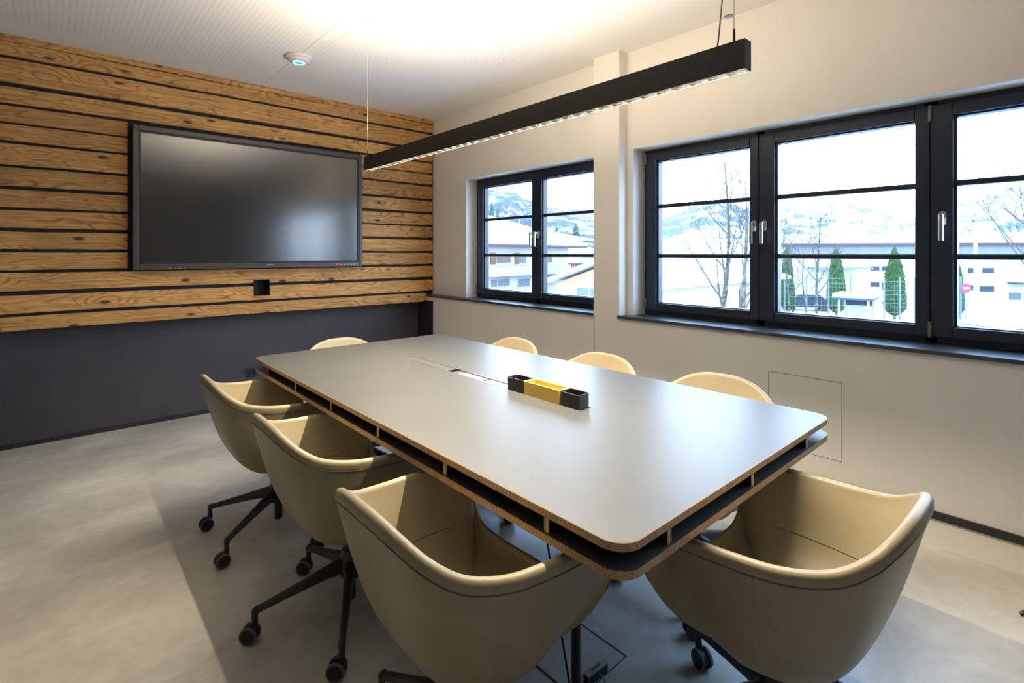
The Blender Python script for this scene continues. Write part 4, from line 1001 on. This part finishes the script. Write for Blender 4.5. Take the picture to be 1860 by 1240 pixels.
def bare_tree(px, dep, ytop, r, label, seed, lean=0.0, fork=None, lowest=0.4, nb=13, fix=0.55):
    rnd = random.Random(seed); p = P(px, 500, dep); hgt = zz_(ytop, dep) - GZ
    root = empty('bare_tree', (p.x, p.y, GZ)); tag(root, label, 'tree', 'bare trees in the yard')
    bm = BM(); pts = []; rs = []
    for i in range(15):
        v = i / 14
        o_ = RT * (lean * v * hgt + 0.10 * math.sin(v * 7 + seed)) + FW * 0.08 * math.sin(v * 5 + seed * 2)
        pts.append(o_ + Vector((0, 0, hgt * v))); rs.append(r * (1 - 0.9 * v) * (1 + 0.12 * math.sin(i * 2.3 + seed)))
    tube(bm, pts, rs, 10); obj('trunk', bm, M_bark, root, smooth=True)
    for k in range(nb):
        v = lowest + (0.97 - lowest) * (k + rnd.random() * 0.6) / nb; i = min(13, int(v * 14)); s_ = pts[i].lerp(pts[i + 1], v * 14 - i)
        a = rnd.uniform(0, 2 * PI); d = Vector((math.cos(a), math.sin(a), 1.15)).normalized()
        bm = BM(); branch(bm, s_, d, hgt * (1 - v) * fix + 0.5, rs[i] * 0.42, 2, rnd); obj('branch', bm, M_twig, root, smooth=True)
    return root
bare_tree(1315, 13.5, 290, 0.115, 'pale birch trunk in the left sash of the large window', 3, lean=0.004, lowest=0.45, nb=14, fix=0.42)
bare_tree(1357, 12.5, 330, 0.12, 'knobbly bare tree right of the birch in the left sash', 8, lean=-0.012, lowest=0.5, nb=8, fix=0.5)
bare_tree(1427, 22, 400, 0.075, 'thin bare tree by the barn corner in the middle sash', 5, lean=0.01, lowest=0.45, nb=12)
bare_tree(1462, 24, 440, 0.07, 'thin bare tree in front of the parked dark car', 12, lean=0.004, lowest=0.5, nb=8)
bare_tree(1487, 21, 345, 0.085, 'slender bare tree left of the tall thuja by the shelter', 21, lowest=0.42, nb=14, fix=0.4)
bare_tree(1893, 17, 300, 0.12, 'wide bare tree at the right edge of the large window', 33, lean=-0.01, lowest=0.4, nb=18, fix=0.9)
# firs and pale poles behind the house
def fir(px, ytop, ybase, dep, wpx, label):
    p = P(px, ybase, dep); z0 = GZ; lift = p.z - GZ; zt = zz_(ytop, dep); r = wpx / 2 / FOC * dep
    root = empty('fir_tree', (p.x, p.y, z0)); tag(root, label, 'tree', 'firs behind the houses')
    bm = BM(); n = 18; H_ = zt - p.z
    for t in range(7):
        a0 = lift + H_ * (0.08 + 0.13 * t); a1 = min(lift + H_, a0 + H_ * 0.26); rr = r * (1 - t / 7.6)
        c = bm.verts.new((0, 0, a1)); ring = []
        for k in range(n):
            a = 2 * PI * k / n; q = rr * (1 + 0.22 * math.sin(k * 5.3 + t * 2 + px)); ring.append(bm.verts.new((q * math.cos(a), q * math.sin(a), a0 - 0.06 * H_ * (k % 2))))
        for k in range(n): bm.faces.new((ring[k], ring[(k + 1) % n], c))
        bm.faces.new(ring)
    obj('foliage', bm, M_fir, root)
    bm = BM(); tube(bm, [(0, 0, 0), (0, 0, lift + H_ * 0.9)], r * 0.1, 6); obj('trunk', bm, M_bark, root)
for a in ((893, 366, 415, 75, 20, 'green fir at the far left of the small window, the taller one'), (903, 378, 416, 72, 16, 'green fir right beside the taller one in the small window'),
          (1046, 403, 430, 85, 15, 'dark green fir above the roofs in the right half of the small window'), (1011, 411, 420, 90, 6, 'tiny fir peeping over the snowy roof in the small window')):
    fir(*a)
for px, yt in ((924.5, 374), (943, 392)):
    p = P(px, 470, 44); bm = BM(); tube(bm, [Vector((p.x, p.y, GZ)), Vector((p.x, p.y, zz_(yt, 44)))], 0.05, 8)
    tag(obj('mast', bm, M_whitef), 'thin pale mast behind the long house, the %s one' % ('taller' if px < 930 else 'shorter'), 'mast')
# bare hazy copse between the house and the hill: thin shrubs
for i, (px, d_, yt) in enumerate(((935, 88, 372), (952, 92, 380), (972, 90, 378), (1000, 96, 398), (1062, 98, 400))):
    bare_tree(px, d_, yt, 0.09, ('bare grey tree behind the snowy roof, %s in the small window' % ('first from the left', 'second from the left', 'third from the left', 'just left of the fir', 'just right of the fir')[i]), 40 + i, lowest=0.35, nb=12, fix=0.6)

# mesh fence
def fence(pa, pb, da, db, yta, label, n):
    root = empty('mesh_fence', tuple(W((pa - 930) / FOC * da, da, GZ))); tag(root, label, 'fence', 'mesh fences in the yard')
    a = W((pa - 930) / FOC * da, da, GZ); b_ = W((pb - 930) / FOC * db, db, GZ); zt = zz_(yta, da)
    bm = BM(); H_ = zt - GZ
    for k in range(13): tube(bm, [a + Vector((0, 0, H_ * (k + 0.5) / 13)), b_ + Vector((0, 0, H_ * (k + 0.5) / 13))], 0.009, 4)
    m_ = int((b_ - a).length / 0.22)
    for k in range(m_ + 1):
        q = a.lerp(b_, k / m_); tube(bm, [q, q + Vector((0, 0, H_))], 0.005, 4)
    K(obj('mesh_panel', bm, M_galv, root), root)
    for k in range(n + 1):
        q = a.lerp(b_, k / n); bm = BM(); tube(bm, [q, q + Vector((0, 0, H_ + 0.12))], 0.045, 8); K(obj('post', bm, M_galv, root), root)
fence(1425, 1545, 31, 31, 502, 'wire mesh fence in front of the thujas in the middle sash', 3)
fence(1606, 1772, 30, 31, 507, 'wire mesh fence right of the shelter, running behind the window post', 6)
p = P(1772, 500, 29); bm = BM(); tube(bm, [Vector((p.x, p.y, GZ)), Vector((p.x, p.y, zz_(437, 29)))], 0.09, 10); tag(obj('lamp_post', bm, M_whitef, auto=40), 'pale grey post rising in front of the white hall', 'post')
# shelter
root = empty('shelter', tuple(P(1550, 600, 27).xy) + (GZ,)); tag(root, 'small open shelter with blue roof edge in the snowy yard', 'shelter')
A = P(1512, 540, 27); B = P(1588, 540, 25.8); M, ln = frame_from(A, B); zr = zz_(539, 27)
K(mbox('roof_edge', M, 0, ln, -0.2, 2.2, zr - 0.10, zr, M_blue, root), root); K(mbox('roof_snow', M, 0.02, ln - 0.02, -0.18, 2.18, zr, zr + 0.18, M_snow, root), root)
for x in (0.3, ln - 0.25):
    for y in (0.0, 1.9): K(mbox('post', M, x - 0.05, x + 0.05, y - 0.05, y + 0.05, GZ, zr - 0.1, M_whitef, root), root)
K(mbox('back_panel', M, 0.35, ln - 0.3, 1.85, 1.9, GZ, zr - 0.1, M_hallw, root), root)
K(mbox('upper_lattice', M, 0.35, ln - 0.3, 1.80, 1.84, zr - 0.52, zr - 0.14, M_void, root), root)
for i, (px, z) in enumerate(((1528, 0), (1533, 0.42), (1526, 0.84))):
    p = P(px, 560, 26.8); bm = BM(); box(bm, p.x - 0.22, p.x + 0.22, p.y - 0.18, p.y + 0.18, GZ + z, GZ + z + 0.40)
    tag(obj('crate', bm, M_brick), ('lowest red crate of the stack in the shelter', 'middle red crate of the stack in the shelter', 'topmost red crate of the stack in the shelter')[i], 'crate', 'red crates stacked in the shelter')
# parked cars
def car(px, dep, ang, m, label, s=1.0):
    p = P(px, 525, dep); root = empty('car', (p.x, p.y, GZ), ang); tag(root, label, 'car')
    prof = [(-2.1, .35), (-2.15, .75), (-1.95, .95), (-1.5, 1.02), (-1.05, 1.42), (.55, 1.45), (1.15, 1.0), (1.95, .85), (2.1, .6), (2.1, .35)]
    bm = BM(); L_ = [bm.verts.new((x, -.82, z)) for x, z in prof]; R2 = [bm.verts.new((x, .82, z)) for x, z in prof]
    for i in range(len(prof)):
        j = (i + 1) % len(prof); bm.faces.new((L_[i], L_[j], R2[j], R2[i]))
    bm.faces.new(L_); bm.faces.new(R2); bevel(obj('body', bm, m, root), 0.08, 3)
    bm = BM(); box(bm, -1.15, 0.75, -.825, .825, 1.03, 1.34); obj('side_window', bm, M_win, root)
    for x in (-1.35, 1.3):
        for y in (-.74, .74):
            bm = BM(); tube(bm, [(x, y - .1, .32), (x, y + .1, .32)], 0.32, 18); obj('wheel', bm, M_black, root)
    for y in (-.62, .62):
        bm = BM(); box(bm, -2.17, -2.02, y - .17, y + .17, .72, .92); obj('tail_light', bm, M_redp, root)
    bm = BM(); box(bm, -1.0, .5, -.7, .7, 1.44, 1.56); obj('snow_cover', bm, M_snow, root)
car(1461, 44, TH - PI / 2 + PI * 0.9, M_car, 'dark blue parked car with red tail light seen past the barn corner')
car(1800, 25, TH - PI / 2 + 0.1, mat('dull_white_car_paint', (0.2, 0.21, 0.23), 0.5), 'snow covered light car low in the right sash')
# signs
for px, py, dep, r, lab in ((1754, 523, 30.5, 0.30, 'round red sign on a pole before the white hall'), (1043, 486, 26, 0.14, 'small round red and white sign beside the red walled house')):
    p = P(px, py, dep); root = empty('traffic_sign', (p.x, p.y, GZ), TH - PI / 2); tag(root, lab, 'sign')
    z = p.z - GZ
    R_ = Matrix.Translation((0, 0, z)) @ Matrix.Rotation(PI / 2, 4, 'X')
    bm = BM(); lathe(bm, [(0, 0.0), (r, 0.0), (r, 0.03), (0, 0.03)], 28, R_); obj('sign_plate', bm, M_pink, root, auto=40)
    bm = BM(); box(bm, -r * 0.65, r * 0.65, -0.04, -0.028, z - r * 0.16, z + r * 0.16); obj('white_bar', bm, M_whitef, root)
    bm = BM(); tube(bm, [(0, 0.04, 0), (0, 0.04, z)], 0.03, 8); obj('pole', bm, M_galv, root)
# snow heaps
for i, (px, d_, r, hh) in enumerate(((1500, 24, 1.6, 0.55), (1640, 23, 2.2, 0.6), (1745, 22, 1.9, 0.8), (1850, 21, 1.6, 0.7))):
    p = P(px, 560, d_); bm = BM(); n = 28; rings = []
    for q in range(9):
        v = q / 8; ring = []
        for k in range(n):
            a = 2 * PI * k / n; rr = r * (1 - v) * (1 + 0.25 * mnoise.noise((math.cos(a) * 2 + i * 9, math.sin(a) * 2, v * 2)))
            ring.append(bm.verts.new((p.x + rr * math.cos(a), p.y + rr * math.sin(a), GZ - 0.1 + hh * math.sin(v * PI / 2) + 0.1 * mnoise.noise((a * 2, v * 5, i)))))
        rings.append(ring)
    for q in range(8):
        for k in range(n): bm.faces.new((rings[q][k], rings[q][(k + 1) % n], rings[q + 1][(k + 1) % n], rings[q + 1][k]))
    bm.faces.new(rings[0])
    tag(obj('snow_heap', bm, M_trod, smooth=True), ('dirty snow heap left of the shelter', 'dirty snow heap right of the shelter, under the tallest thuja', 'dirty snow heap low at the left of the right sash', 'dirty snow heap at the right edge of the right sash')[i], 'snow heap', 'snow heaps in the yard')
